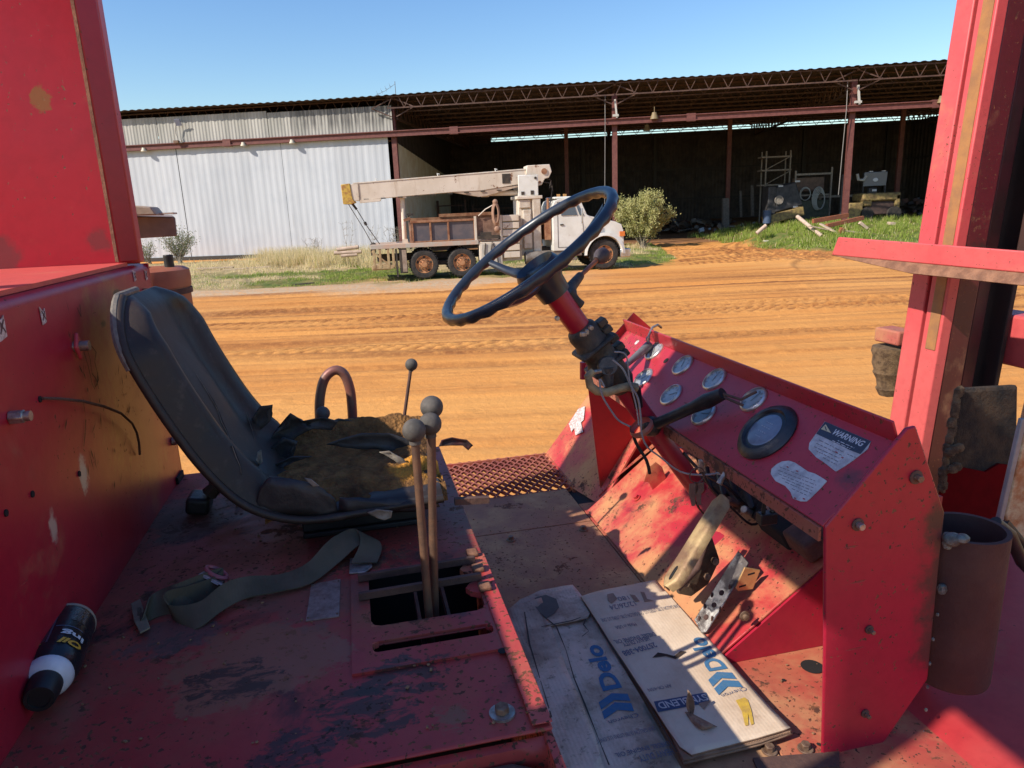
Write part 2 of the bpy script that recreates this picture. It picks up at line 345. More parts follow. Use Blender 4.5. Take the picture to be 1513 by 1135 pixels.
blades('grass', np.stack([x, y, height(x, y)-.02], 1), rng.uniform(.1, .24, len(x))*(.6+1.5*sst(fbm(x*1.9, y*1.9, 3, 77), .4, .62)), rng.uniform(.012, .028, len(x)), .6, [G1, G2, G3], mi, 'thick bright green grass on the mound in front of the open shed', 'grass')
# tall dry tufts by the white wall
T = []
for _ in range(420):
    c = random.choice(((-10.5,38.5,3.2,2.0),(-7.6,37.0,2.4,1.6),(-7.8,39.5,3.5,1.5),(-12.6,41.5,2.5,1.2),(-5.4,34,1.6,1.2)))
    T.append((random.gauss(c[0], c[2]*.45), random.gauss(c[1], c[3]*.5)))
T = np.array([t for t in T if t[0] < -4.6 or t[1] > 34]); P = np.repeat(T, 45, 0) + rng.normal(0, .12, (len(T)*45, 2))
blades('dry_grass', np.column_stack([P, height(P[:,0], P[:,1])-.02]), rng.uniform(.3, 1.05, len(P)), rng.uniform(.006, .014, len(P)), .55, [G3, G2], (rng.random(len(P)) < .12).astype(int), 'tall straw coloured dry grass between the white wall and the truck tail', 'dry grass')
# ---- shrubs
TW = simple('twig_bark', (.17,.13,.09), (.30,.25,.18), 20)
def shrub(loc, w_, h_, nb, leaves, lm, label, cat, lsz=.05, spread=.75, trunk=.03, fill=1, seed=3, minh=.25):
    rd = random.Random(seed); root = empty(cat.replace(' ', '_'), loc); tag(root, label, cat); st = MB(); L = MB(); tips = []
    for i in range(nb):
        a = rd.uniform(0, 2*math.pi); e = rd.uniform(.15, 1)**.7; p = Vector((rd.gauss(0, .1), rd.gauss(0, .1), 0)); pts = [p]
        tgt = Vector((math.cos(a)*w_/2*e*spread, math.sin(a)*w_/2*e*spread, h_*(1-.35*e*e)*rd.uniform(.75, 1)))
        for s_ in range(1, 6):
            t = s_/5; q = tgt*t; q.z = tgt.z*t**.85; q += Vector((rd.gauss(0,.03), rd.gauss(0,.03), rd.gauss(0,.02)))*w_*.5; pts.append(q)
        st.tube(pts, [trunk*(1-.8*j/5) for j in range(6)], 5, False)
        for j in range(2, 6):
            for _ in range(2):
                b = pts[j] + Vector((rd.gauss(0,1), rd.gauss(0,1), abs(rd.gauss(0,.8))))*.13*w_/2; st.tube([pts[j-1], (pts[j-1]+b)/2+Vector((0,0,.02)), b], [trunk*.3, trunk*.2, trunk*.1], 4, False); tips.append(b)
            tips.append(pts[j])
    for _ in range(leaves):
        b = rd.choice(tips); c = b + Vector((rd.gauss(0,1), rd.gauss(0,1), rd.gauss(0,1.5)))*.075*w_*fill/2*rd.uniform(.3,1.4)
        if c.z < minh*rd.random(): continue
        d = Vector((rd.gauss(0,.7), rd.gauss(0,.7), rd.uniform(.2,1.2))).normalized()*lsz*rd.uniform(.6,1.5); x = d.cross(Vector((rd.gauss(0,1), rd.gauss(0,1), rd.gauss(0,1)))).normalized()*lsz*.28
        L.add([c, c+d*.5+x, c+d, c+d*.5-x], [(0,1,2,3)])
    st.build('branch', TW, root, smooth=60); L.build('foliage', lm, root, smooth=0, clean=False); return root
SAGE = leafmat('sage_leaf', (.27,.27,.085), (.50,.46,.21), 3)
DARKL = leafmat('dusty_dark_leaf', (.10,.13,.06), (.22,.24,.13), 3)
shrub((7.7, 40.6, hz(7.7,40.6)-.02), 2.9, 3.3, 26, 30000, SAGE, 'big rounded grey green bush beside the truck nose in front of the shed post', 'bush', .10, 1.0, .045, .80, 5)
shrub((-19.6, 43.2, 0), 2.7, 2.0, 22, 1900, DARKL, 'sparse dusty bush against the white wall under its vertical seam', 'bush', .085, .9, .03, 1.1, 9)
shrub((-21.8, 44.0, 0), 1.5, 1.4, 12, 600, DARKL, 'small sparse bush at the white wall close to the brown intake box', 'bush', .08, .9, .02, 1, 12)
def dead(loc, h_, n, label, seed):
    rd = random.Random(seed); m = MB()
    for i in range(n):
        p = Vector((rd.gauss(0,.12), 0, 0)); pts = [p]; dx = rd.gauss(0,.25)
        for j in range(1, 6): pts.append(p + Vector((dx*j/5+rd.gauss(0,.03), rd.gauss(0,.05), h_*rd.uniform(.9,1)*j/5)))
        m.tube(pts, [.014,.012,.01,.008,.006,.004], 4, False)
        for j in range(2, 6):
            for _ in range(3): m.tube([pts[j], pts[j]+Vector((rd.gauss(0,.16), rd.gauss(0,.1), rd.uniform(.02,.25)))], .005, 4, False)
    o = m.build('dead_weed', TW, None, loc=loc); tag(o, label, 'weed')
dead((-9.6, 43.6, 0), 2.0, 3, 'tallest thin dead stalk against the white wall left of the boom tip', 1)
dead((-11.6, 43.8, 0), 1.0, 9, 'low tangle of dead stalks against the white wall above the dry grass', 2)
dead((-6.3, 41.0, 0), 1.5, 12, 'dark dead brush behind the truck tail under the hanging hook cables', 3)
dead((-7.9, 42.4, 0), 1.6, 3, 'slim dead stalk at the wall just left of the truck tail', 4)
# ================================================================ THE WAREHOUSE (facade plane measured from the photo)
WP = Vector((-20.033, 46.41, 0)); wdir = Vector((.9922102, -.12457494, 0)); wa = math.atan2(wdir.y, wdir.x); wn = Vector((-wdir.y, wdir.x, 0))
wh = empty('warehouse', WP, wa); tag(wh, 'long steel warehouse with white sheeted left bays and open dark bays on the right', 'warehouse')
def wl(x, y, z=0): p = Vector((x, y, 0))-WP; return Vector((p.dot(wdir), p.dot(wn), z))   # world -> warehouse frame
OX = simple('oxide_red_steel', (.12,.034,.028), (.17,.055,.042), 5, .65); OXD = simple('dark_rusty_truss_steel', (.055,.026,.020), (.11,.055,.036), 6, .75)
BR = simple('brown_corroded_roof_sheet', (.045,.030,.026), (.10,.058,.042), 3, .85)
INT = simple('dark_interior_sheet', (.035,.028,.027), (.065,.05,.045), 1.4, .85)  # even dark tone for the inner walls of the shed
k = NT('white_wall_sheet', .5); c = k.mix(k.ramp(k.noise(.8, 6, .6, k.mapp((1,1,.15))), .35, .65), (.50,.51,.53), (.43,.44,.46))
c = k.mix(k.math('MULTIPLY', k.ramp(k.noise(2.2, 7, .7, k.mapp((3,1,.16))), .56, .76), .45), c, (.30,.25,.20)); c = k.mix(k.math('MULTIPLY', k.ramp(k.noise(.5, 4, .6), .5, .7), .25), c, (.33,.36,.40)); WW = k.out(c, None, k.noise(20, 4), .1, .01)
k = NT('stained_upper_sheet', .6); c = k.mix(k.ramp(k.noise(.7, 6, .6, k.mapp((1.5,1,.2))), .3, .65), (.42,.40,.36), (.28,.27,.24))
zz = k.n.new('ShaderNodeSeparateXYZ'); k.l.new(k.co, zz.inputs[0])
st_ = k.math('MULTIPLY', k.ramp(zz.outputs[0], 6.3, 8.2), k.ramp(k.noise(1, 5, .7, k.mapp((5,1,.35))), .36, .60)); st_ = k.math('MULTIPLY', st_, k.ramp(zz.outputs[2], 7.1, 7.9, .25, 1))
c = k.mix(k.math('MULTIPLY', st_, .8), c, (.05,.045,.045)); UP = k.out(c)
CR = simple('cream_partition_sheet', (.82,.79,.68), (.70,.62,.46), .9, .7)
def corrug(name, s0, s1, z0f, z1f, y0, mat, parent, pitch=.32, amp=.022, axis='x', trap=True, seg=None):
    m = MB(); n = int(abs(s1-s0)/pitch*4); P = [[], []]
    for i in range(n+1):
        s_ = s0+(s1-s0)*i/n; ph = i % 4; o_ = (0, 0, amp, amp)[ph] if trap else amp*math.sin(i*math.pi/2)
        for j, zf in enumerate((z0f, z1f)):
            z = zf(s_) if callable(zf) else zf
            P[j].append(Vector((s_, y0-o_, z)) if axis == 'x' else Vector((y0-o_, s_, z)))
    m.grid(P); return m.build(name, mat, parent, smooth=0)
LX = -9.0; seam1 = -.19
for a, b in ((LX, seam1-.02), (seam1+.02, 6.6), (6.62, 13.32)): corrug('wall_sheet', a, b, -.1, 6.98, 0, WW, wh, .42, .010)
MB().box((seam1, .03, 3.3), (.06,.04,6.8)).box((6.61,.03,3.3), (.05,.03,6.8)).build('seam_strip', flat('dark_gap', (.03,.03,.03)), wh)
for a, b, z1 in ((LX, -1.15, 8.68), (-1.12, 6.0, 8.66), (6.02, 13.72, 8.56)): corrug('upper_wall_sheet', a, b, 7.16, z1, -.12, UP, wh, .21, .018)
MB().box((2.5, -.02, .10), (22.6,.1,.22)).build('base_strip', flat('dark_base', (.04,.035,.03)), wh)
# eave track beam
ZB0, ZB1 = 6.80, 7.14
b = MB(); b.b2((LX,-.30,ZB0), (55.3,-.05,ZB0+.05)); b.b2((LX,-.30,ZB1-.05), (55.3,-.05,ZB1)); b.b2((LX,-.20,ZB0+.05), (55.3,-.15,ZB1-.05)); b.build('eave_beam', OX, wh)
fix = MB().box((0,0,0), (.5,.3,.42)).build('beam_coupling', OX, wh, loc=(3.3,-.14,6.97))
for s_ in (17.4, 31.0, 44.0): dup(fix, (s_,-.14,6.97), wh)
lb = MB().lathe((0,0,0), (0,0,-1), [(0,0),(.10,0),(.12,.1),(.17,.16),(.17,.22),(.0,.24)], 14).build('lamp', flat('lamp_cream', (.62,.55,.42)), wh, loc=(7.5,-.33,ZB0+.14))
for s_ in (-2.1, 4.4): dup(lb, (s_,-.33,ZB0+.14), wh)
# bay posts, wide steel columns with bright spot brackets
posts = [(13.56,0),(26.74,0),(39.75,0),(52.9,0)]
pm = MB(); pm.box((0,-.1,4.2), (.30,.05,8.6)).box((0,.1,4.2), (.30,.05,8.6)).box((0,0,4.2), (.05,.2,8.6)).box((0,0,0), (.45,.45,.06)); pst = pm.build('post', OX, wh, loc=(13.70,.12,0))
for s_, y_ in posts[1:]: dup(pst, (s_,.12,0), wh)
DG = flat('dark_post', (.05,.03,.03))
for s_ in (23.4, 35.6, 47.8): dup(pst, (s_, 14, 0), wh)
brk = MB().bar((.12,-.3,7.15), (.02,-.2,8.15), .12, .10).box((.05,-.28,7.28), (.34,.2,.12)).build('bracket', flat('pale_bracket', (.5,.47,.42)), wh, loc=(26.74,0,0)); dup(brk, (39.85,0,0), wh)
cbl = MB().tube([(-.42,-.15,8.4),(-.44,-.25,7.9),(-.44,-.32,6.9),(-.47,-.2,4.5),(-.50,-.15,2.4)], .022, 6).build('downpipe', flat('grey_pipe', (.25,.22,.2)), wh, loc=(39.75,0,0)); dup(cbl, (26.64,0,0), wh)
# high bay lamps
hb = MB().lathe((0,0,0), (0,0,-1), [(0,-.3),(.02,-.3),(.02,0),(.13,0),(.15,.12),(.17,.15),(.24,.36),(.22,.36),(0,.2)], 16).build('hanging_lamp', flat('dull_yellow_lamp', (.24,.17,.08)), wh, loc=(28.95,-.4,7.32))
dup(hb, (44.2,-.3,7.35), wh); dup(hb, (28.9,5.0,7.2), wh)
# roof
DEP = 27.5; XR0, XR1 = LX, 56.2
m = MB(); n = int((XR1-XR0)/.12)
P = [[Vector((XR0+(XR1-XR0)*i/n, y_, 9.06 + .03*math.sin(i*math.pi/2+.7) + .03*math.sin(i*.031))) for i in range(n+1)] for y_ in (-.75, 10, DEP+1)]
m.grid(P); m.build('roof_sheet', BR, wh, smooth=0, solid=.01)
def joist(y_, z1, dep, s0, s1, step, lite=1.):
    m = MB(); z0 = z1-dep
    m.box(((s0+s1)/2, y_, z1), (s1-s0, .09, .07)).box(((s0+s1)/2, y_, z0), (s1-s0, .08, .07)); n = int((s1-s0)/step)
    for i in range(n):
        a = s0+i*step
        m.bar((a, y_, z0), (a+step*.32, y_, z1), .035, .035).bar((a+step*.68, y_, z1), (a+step, y_, z0), .035, .035)
    m.build('joist', OXD, wh, smooth=0)
def fj(y_, s0, s1, dep=.62): 
    joist(y_, 8.97, dep, s0, s1, 1.02)
for i in range(4): fj((.30,-.55,-.55,-.55)[i], (LX,13.6,26.8,39.8)[i], (13.5,26.7,39.7,56)[i])
for i in range(12): joist(1.5+i*2.15, 8.93, .55, 13.7, 56, 1.3)
# depth girders over the posts
for s_ in (13.9, 26.74, 39.75, 53.2):
    m = MB(); m.b2((s_-.07,-.5,8.86), (s_+.07,DEP,8.96)); m.b2((s_-.09,.2,7.78), (s_+.09,DEP,7.90))
    for i in range(26):
        y_ = .3+i*1.04; m.bar((s_,y_,7.84), (s_,y_+.5,8.9), .07, .07).bar((s_,y_+.5,8.9), (s_,y_+1.04,7.84), .07, .07)
    m.build('girder', OXD, wh, smooth=0)
    kb = MB()
    for sg in (-1, 1):
        kb.bar((s_, -.3, 8.93), (s_+sg*1.25, -.5, 8.38), .06, .06).bar((s_+sg*.15, -.3, 7.9), (s_+sg*1.3, -.4, 8.4), .06, .06)
    kb.build('knee_brace', OXD, wh, smooth=0)
# back, right and partition walls
BY = 25.3
q0 = wl(-5.2, 70); 
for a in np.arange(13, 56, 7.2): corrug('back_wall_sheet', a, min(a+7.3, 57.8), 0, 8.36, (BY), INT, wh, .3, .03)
m = MB()
for z in (2.6, 5.2, 8.1): m.b2((13,BY-.12,z-.07), (57.5,BY-.04,z+.07))
for s_ in (24.5, 31, 37.5, 44, 51): m.b2((s_-.15,BY-.3,0), (s_+.15,BY-.02,8.2))
m.build('back_wall_frame', flat('dark_frame_steel', (.022,.017,.017)), wh, smooth=0)
rw0 = wl(35.3, 42); rw1 = wl(35.6, 70)
m = MB(); n = 200; P = [[], []]
for i in range(n+1):
    p = rw0.lerp(rw1, i/n); off = .03*((i//2) % 2)
    for j, z in enumerate((0, 8.3)): P[j].append(Vector((p.x-off, p.y, z)))
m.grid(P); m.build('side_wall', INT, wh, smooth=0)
m = MB()
for z in (5.2,): m.bar(rw0+Vector((-.1,0,z)), rw1+Vector((-.1,0,z)), .12, .12)
m.build('side_wall_rail', flat('dark_frame_steel2', (.022,.017,.017)), wh, smooth=0)
pw0 = Vector((13.62, .15, 0)); pw1 = wl(-5.0, 68)
m = MB(); P = [[], []]; n = 120
for i in range(n+1):
    p = pw0.lerp(pw1, i/n); off = .022*((i//2) % 2)
    P[0].append(Vector((p.x+off, p.y, 0))); P[1].append(Vector((p.x+off, p.y, 6.62-1.3*i/n)))
m.grid(P); m.build('partition_wall', CR, wh, smooth=0)
# inner dark wall above / behind the partition and the closed bays
m = MB(); n = 90; P = [[],[]]
for i in range(n+1):
    p = pw0.lerp(pw1, 1.16*i/n); off = .022*((i//2) % 2)
    P[0].append(Vector((p.x-.10+off, p.y, 4.8))); P[1].append(Vector((p.x-.10+off, p.y, 8.9)))
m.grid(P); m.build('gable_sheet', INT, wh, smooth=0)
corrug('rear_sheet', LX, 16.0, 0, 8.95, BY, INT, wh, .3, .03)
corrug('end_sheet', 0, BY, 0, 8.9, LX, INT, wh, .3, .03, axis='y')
# solar light on its post at the beam
so_ = empty('solar_light', WP + wdir*.15 + wn*-.35 + Vector((0,0,7.15)), wa); tag(so_, 'small solar panel light on a bent arm above the beam on the white wall', 'light')
MB().tube([(.1,0,0),(.06,0,.35),(-.02,-.02,.55),(.12,-.05,1.02)], .03, 8).box((.12,0,.02),(.42,.14,.16)).build('arm', flat('arm_grey', (.5,.46,.4)), so_)
MB().box((.32,-.12,1.12), (.34,.05,.40), Matrix.Rotation(.5, 3, 'X')).build('panel', flat('panel_blue', (.22,.24,.33), .4), so_)
MB().box((.05,-.12,.02), (.30,.2,.14)).build('battery_box', flat('bat_brown', (.17,.09,.05)), so_)
# tv aerial on the roof
ae = empty('aerial', WP + wdir*13.35 + wn*2.5 + Vector((0,0,9.05)), wa); tag(ae, 'thin television aerial with crooked arms standing on the warehouse roof', 'aerial')
MB().cyl((0,0,0),(0,0,1.25),.02,n=6).build('mast', flat('aerial_grey', (.2,.2,.22)), ae)
m = MB().tube([(0,0,1.1),(-.7,.1,.75),(-1.4,.1,.5),(-2.4,.1,.12)], .012, 5)
for t in (.2,.4,.6,.8): m.bar((-1.4*t,-.3,1.1-.65*t), (-1.4*t-.05,.4,1.15-.65*t), .012, .012).bar((-1.4*t,0,.95-.65*t), (-1.4*t-.1,0,1.3-.65*t), .012,.012)
m.build('arm', flat('aerial_grey2', (.2,.2,.22)), ae)
# ================================================================ THE CRANE TRUCK
tr = empty('crane_truck', (-3.115, 26.77, 0), math.radians(8.2)); tag(tr, 'white flatbed truck with folded cream crane boom and rusty wheels parked before the shed', 'truck')
k = NT('cream_crane_paint', .55); c = k.mix(k.ramp(k.noise(1.3, 5), .35, .65), (.68,.58,.47), (.60,.50,.39)); r_ = k.noise(3.0, 9, .75)
c = k.mix(k.ramp(r_, .60, .64), c, (.20,.085,.04)); c = k.mix(k.math('MULTIPLY', k.ramp(k.noise(1.5, 6, .7, k.mapp((3,3,.6))), .5, .75), .5), c, (.36,.24,.14)); CRN = k.out(c, None, r_, .2, .01)
k = NT('white_cab_paint', .3); c = k.mix(k.ramp(k.noise(1.3, 5), .35, .65), (.74,.72,.66), (.64,.61,.54)); c = k.mix(k.math('MULTIPLY', k.ramp(k.noise(4, 8, .7), .58, .72), .5), c, (.36,.25,.16)); CAB = k.out(c)
YEL = simple('yellow_boom_tip', (.55,.36,.06), (.36,.18,.05), 6, .6, lo=.45, hi=.6); RST = simple('rusted_steel', (.20,.075,.035), (.34,.17,.09), 4, .85)
PLK = simple('weathered_bed_plank', (.38,.24,.16), (.50,.38,.28), 5, .85); TYR = simple('truck_tyre_rubber', (.020,.018,.017), (.05,.04,.033), 6, .85)
RIM = simple('orange_rusty_rim', (.34,.13,.05), (.45,.22,.10), 6, .75); DRK = simple('dark_underframe', (.03,.024,.02), (.07,.05,.035), 4, .85)
BOXP = simple('dark_side_board', (.085,.075,.085), (.13,.10,.10), 3, .75); GLS = flat('cab_glass', (.10,.13,.17), .08); CHR = flat('worn_chrome', (.6,.6,.62), .25, .8)
def wheel(s, y, r, side=-1):
    w_ = MB().lathe((0,0,0), (0,side,0), [(r*.62,-.26),(r*.9,-.27),(r,-.22),(r,-.03),(r*.93,.012),(r*.80,.02),(r*.62,.0)], 32)
    for i in range(32):
        a = i*math.pi/16; w_.box((math.cos(a)*r, side*-.12, math.sin(a)*r), (.05,.2,.03), Matrix.Rotation(-a, 3, 'Y'))
    o = w_.build('wheel', TYR, tr, loc=(s,y,r)); rm = MB().lathe((0,0,0), (0,side,0), [(r*.64,-.02),(r*.60,.0),(r*.57,-.05),(r*.42,-.07),(r*.36,-.02),(r*.30,-.02),(r*.24,-.01),(r*.2,.05),(.0,.055)], 24); rm.build('rim', RIM, o)
    hb_ = MB()
    for i in range(10): a = i*math.pi/5; hb_.cyl((math.cos(a)*r*.33,0,math.sin(a)*r*.33), (math.cos(a)*r*.33,side*.04,math.sin(a)*r*.33), .022, n=6)
    for i in range(5): a = i*math.pi*.4+.3; hb_.box((math.cos(a)*r*.5, side*-.045, math.sin(a)*r*.5), (.07,.02,.09), Matrix.Rotation(-a, 3, 'Y'))
    hb_.build('hub', DRK, o); return o
for s in (.04, 1.45): wheel(s, 0, .53); wheel(s, .32, .53); wheel(s, 2.4, .53, 1)
wheel(6.96, 0, .56); wheel(6.96, 2.35, .56, 1)
MB().b2((-1.7,.75,.66), (7.2,.9,.9)).b2((-1.7,1.5,.66), (7.2,1.65,.9)).b2((-.3,.4,.45), (1.8,2.0,.62)).b2((6.8,.3,.45),(7.1,2.1,.6)).b2((2.3,.6,.5),(3.3,1.8,.8)).build('chassis', DRK, tr, bevel=.02)
# bed of planks
for i in range(12): MB().b2((-1.86,-.02+i*.2,1.26), (2.95,.17+i*.2,1.31)).build('bed_plank', PLK, tr, bevel=.008)
MB().b2((-1.88,-.08,1.17), (2.1,-.021,1.33)).build('bed_rail', simple('pale_pink_rail', (.50,.33,.24), (.42,.38,.32), 4, .7), tr, bevel=.01)
m = MB()
for s in np.arange(-1.8, 2.9, .45): m.b2((s,0,1.12), (s+.08,2.38,1.255))
m.b2((-1.88,-.05,.95),(-1.78,2.4,1.17)); m.build('cross_beam', DRK, tr)
m = MB()
for s in (-1.82,-1.6,-1.3,-1.12): m.b2((s,-.06,.48), (s+.09,.02,1.17))
m.b2((-1.88,-.05,.44),(-1.1,.02,.58)).b2((-1.9,0,.40),(-1.2,2.3,.5)); m.bar((-1.85,-.03,1.1),(-1.2,-.03,.55),.05,.06); m.build('tail_frame', simple('ochre_frame', (.45,.33,.17),(.33,.2,.1),5,.8), tr, bevel=.01)
MB().b2((-.86,-.05,.25), (-.58,0,1.16)).build('mud_flap', DRK, tr); MB().b2((-1.0,-.04,.12), (-.93,.02,1.15)).build('stake', DRK, tr); MB().b2((-.76,-.07,.3), (-.60,-.052,1.1)).build('flap_plate', simple('pale_flap', (.36,.27,.2),(.25,.17,.12),6,.8), tr)
# cargo box: panels between rusty stakes
for a, b in ((-.3,.32),(.36,.98),(1.02,1.98)): MB().b2((a,.12,1.36), (b,.16,2.04)).build('side_board', BOXP, tr, bevel=.006)
m = MB()
for s in (-.34,.32,.98,1.96): m.b2((s,.07,1.32), (s+.07,.20,2.1))
m.b2((-.36,.06,2.04),(2.03,.2,2.12)).b2((-.36,.08,1.32),(2.03,.15,1.38)); m.build('board_frame', RST, tr, bevel=.008)
MB().b2((-.42,.1,1.33), (-.36,2.2,2.06)).build('end_board', simple('pale_rust_end', (.42,.26,.17),(.30,.13,.07),6,.8), tr)
MB().bar((-.60,.05,2.15),(-.36,.1,2.22),.05,.1).build('board_strut', RST, tr)
MB().b2((-.36,2.15,1.33),(3.2,2.2,2.2)).build('far_board', RST, tr); MB().b2((.8,2.1,2.2),(3.0,2.14,2.32)).build('far_board', RST, tr)
MB().b2((2.06,.02,1.34), (2.10,.1,2.2)).b2((2.10,.08,1.34), (3.0,.14,2.12)).build('rusty_bulkhead', simple('brown_bulkhead', (.16,.085,.055), (.26,.15,.10), 5, .85), tr)
MB().b2((1.98,-.02,1.3), (2.06,.06,2.2)).b2((2.94,-.02,.85),(3.02,.06,2.2)).build('stake_post', CRN, tr)
MB().b2((2.12,-.06,.28), (2.98,.5,1.24)).build('tool_box', CRN, tr, bevel=.02); MB().b2((2.2,-.075,.36), (2.9,-.061,1.16)).build('box_door', simple('grey_door',(.42,.38,.32),(.5,.45,.38),5,.6), tr, bevel=.008)
MB().tube([(2.35,-.1,1.2),(2.3,-.1,.8),(2.4,-.1,.55),(2.55,-.1,.9),(2.6,-.1,1.25),(2.75,-.1,.9),(2.8,-.1,.45)], .02, 6).build('hanging_cable', DRK, tr)
MB().b2((2.1,-.1,1.35), (2.9,.1,1.48)).b2((2.2,-.08,1.34),(2.6,-.0,1.6)).build('tray', DRK, tr)
for i in range(6): MB().b2((3.04,-.02,.62+i*.27), (3.66,.06,.84+i*.27)).build('slat', CRN, tr, bevel=.01)
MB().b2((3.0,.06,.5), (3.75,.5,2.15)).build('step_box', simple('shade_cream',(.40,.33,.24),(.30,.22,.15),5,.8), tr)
m = MB()
for j in range(4):
    P = [(2.78+.13*math.cos(a)*(1-.1*j), -.12-.03*j, 2.25+.42*math.sin(a)*(1-.08*j)) for a in np.linspace(0, 2*math.pi, 20)]; m.tube(P, .03, 6)
m.ball((2.82,-.14,1.7), .12, 10, (1,.6,1)).ball((2.78,-.14,2.68), .10, 10, (1,.6,1)); m.build('hose_coil', simple('tan_hose',(.34,.2,.13),(.26,.14,.09),8,.8), tr)
MB().tube([(2.15,.0,2.2),(2.4,-.05,2.42),(2.75,-.08,2.6)], .02, 6).build('stay_rod', CRN, tr)
# pedestal and turret
MB().b2((3.74,.55,.62), (4.62,1.75,2.78)).build('pedestal', CRN, tr, bevel=.03); 
MB().b2((3.90,.40,.9), (4.22,.55,2.35)).b2((3.78,.42,2.42),(4.2,.55,2.72)).b2((4.28,.38,.75),(4.58,.55,2.76)).build('pedestal_box', simple('pale_box',(.60,.52,.42),(.48,.38,.28),5,.6), tr, bevel=.02)
for z in (1.1,1.5,1.9): MB().b2((3.94,.385,z), (4.18,.399,z+.3)).build('hatch', CRN, tr, bevel=.006)
MB().b2((3.68,.36,2.74), (4.66,1.9,2.86)).build('slew_ring', CRN, tr, bevel=.02)
MB().b2((3.76,.42,2.86), (4.52,.50,3.62)).b2((3.76,1.5,2.86), (4.52,1.58,3.62)).b2((3.8,.5,2.86),(4.5,1.5,3.0)).build('turret_plate', CAB, tr, bevel=.02)
m = MB().b2((3.86,.402,2.9),(3.98,.42,3.02)).b2((4.22,.402,2.9),(4.34,.42,3.05)).cyl((4.42,.39,3.5),(4.42,.42,3.5),.05); m.build('turret_slot', DRK, tr)
def ext(m, prof, y0, y1):
    n = len(prof); vs = [(p[0],y0,p[1]) for p in prof]+[(p[0],y1,p[1]) for p in prof]; fs = [tuple(range(n)), tuple(range(2*n-1,n-1,-1))]
    for i in range(n): j = (i+1) % n; fs.append((i,i+n,j+n,j))
    return m.add(vs, fs)
ext(MB(), [(4.1,3.62),(4.15,3.97),(5.02,3.99),(5.10,3.72),(4.98,3.50),(4.82,3.46),(4.70,3.25),(4.50,3.2),(4.5,3.62)], .62, 1.38).build('boom_head', CRN, tr, bevel=.02)
MB().cyl((4.8,.58,3.74),(4.8,.62,3.74),.11,n=14).cyl((4.62,.6,3.35),(4.62,1.4,3.35),.05).build('pivot_pin', RST, tr)
MB().tube([(4.9,.7,3.5),(5.08,.7,3.4),(5.0,.7,3.1),(5.12,.7,3.2),(5.06,.7,2.7),(5.05,.7,2.35)], .022, 6).tube([(4.8,.8,3.35),(5.1,.8,3.3),(5.15,.8,3.0)],.03,6).build('hydraulic_hose', DRK, tr)
ext(MB(), [(-2.35,2.93),(-2.35,3.53),(4.2,3.83),(4.2,3.34),(2.4,3.12),(1.3,3.10)], .72, 1.28).build('boom', CRN, tr, bevel=.015)
ext(MB(), [(-2.35,3.53),(-2.35,3.57),(4.2,3.87),(4.2,3.83)], .70, 1.30).build('boom_cap', simple('bleached_cap',(.7,.64,.55),(.6,.5,.4),5,.6), tr)
MB().b2((-2.44,.69,2.92),(-2.16,1.31,3.52)).build('boom_collar', CRN, tr, bevel=.01); ext(MB(), [(-2.155,2.84),(-1.42,2.88),(-1.36,2.97),(-2.155,2.955)], .70, 1.30).build('boom_shoe', CRN, tr)
ext(MB(), [(-2.76,2.82),(-2.78,3.52),(-2.46,3.55),(-2.40,3.0),(-2.30,2.86),(-2.48,2.80)], .66, 1.34).build('boom_tip', YEL, tr, bevel=.02)
ext(MB(), [(1.3,3.10),(2.4,3.12),(2.45,3.2),(4.0,3.25),(2.6,2.93),(2.3,2.90)], .74, 1.26).build('boom_gusset', simple('gusset',(.48,.36,.26),(.4,.28,.2),5,.7), tr)
MB().cyl((2.4,1,3.02),(4.0,1,2.99),.10,n=14).cyl((2.4,1,3.02),(2.7,1,3.02),.14,n=14).build('lift_cylinder', CRN, tr)
m = MB()
for s in np.linspace(-2.0, 3.6, 10): m.b2((s,.705,3.0+.03*s), (s+.18,.719,3.04+.03*s))
m.b2((3.2,.703,3.35),(3.5,.719,3.7)); m.build('boom_mark', DRK, tr, kind='stuff')
for s in (-1.5,.8,3.0): MB().tube([(s,1,3.55+.045*(s+2.3)),(s-.02,1,3.68+.045*(s+2.3)),(s+.06,1,3.64+.045*(s+2.3))], .02, 5).build('cable_guide', CAB, tr)
MB().cyl((-.62,1,1.31),(-.58,1,2.98),.085,n=12).box((-.58,1,3.02),(.28,.5,.12)).b2((-.7,.9,1.31),(-.5,1.1,1.45)).build('boom_rest', CRN, tr)
MB().tube([(-.42,.5,1.3),(-.40,.5,2.4)],.03,6).box((-.35,.5,2.35),(.25,.1,.08)).ball((-.25,.6,1.95),.12,8,(1.6,1,1)).build('rest_fitting', DRK, tr)
MB().tube([(-2.6,.9,2.85),(-2.1,.85,1.9),(-1.75,.8,1.15)],.014,5).tube([(-2.42,.9,2.85),(-1.95,.85,1.95),(-1.55,.8,1.3)],.016,5).tube([(-2.45,.9,2.84),(-2.3,.9,2.62)],.05,6).tube([(-2.05,.86,2.15),(-2.0,.86,2.03)],.06,6).ball((-1.8,.8,1.25),.13,10,(1,.6,1.1)).build('hook_cable', DRK, tr)
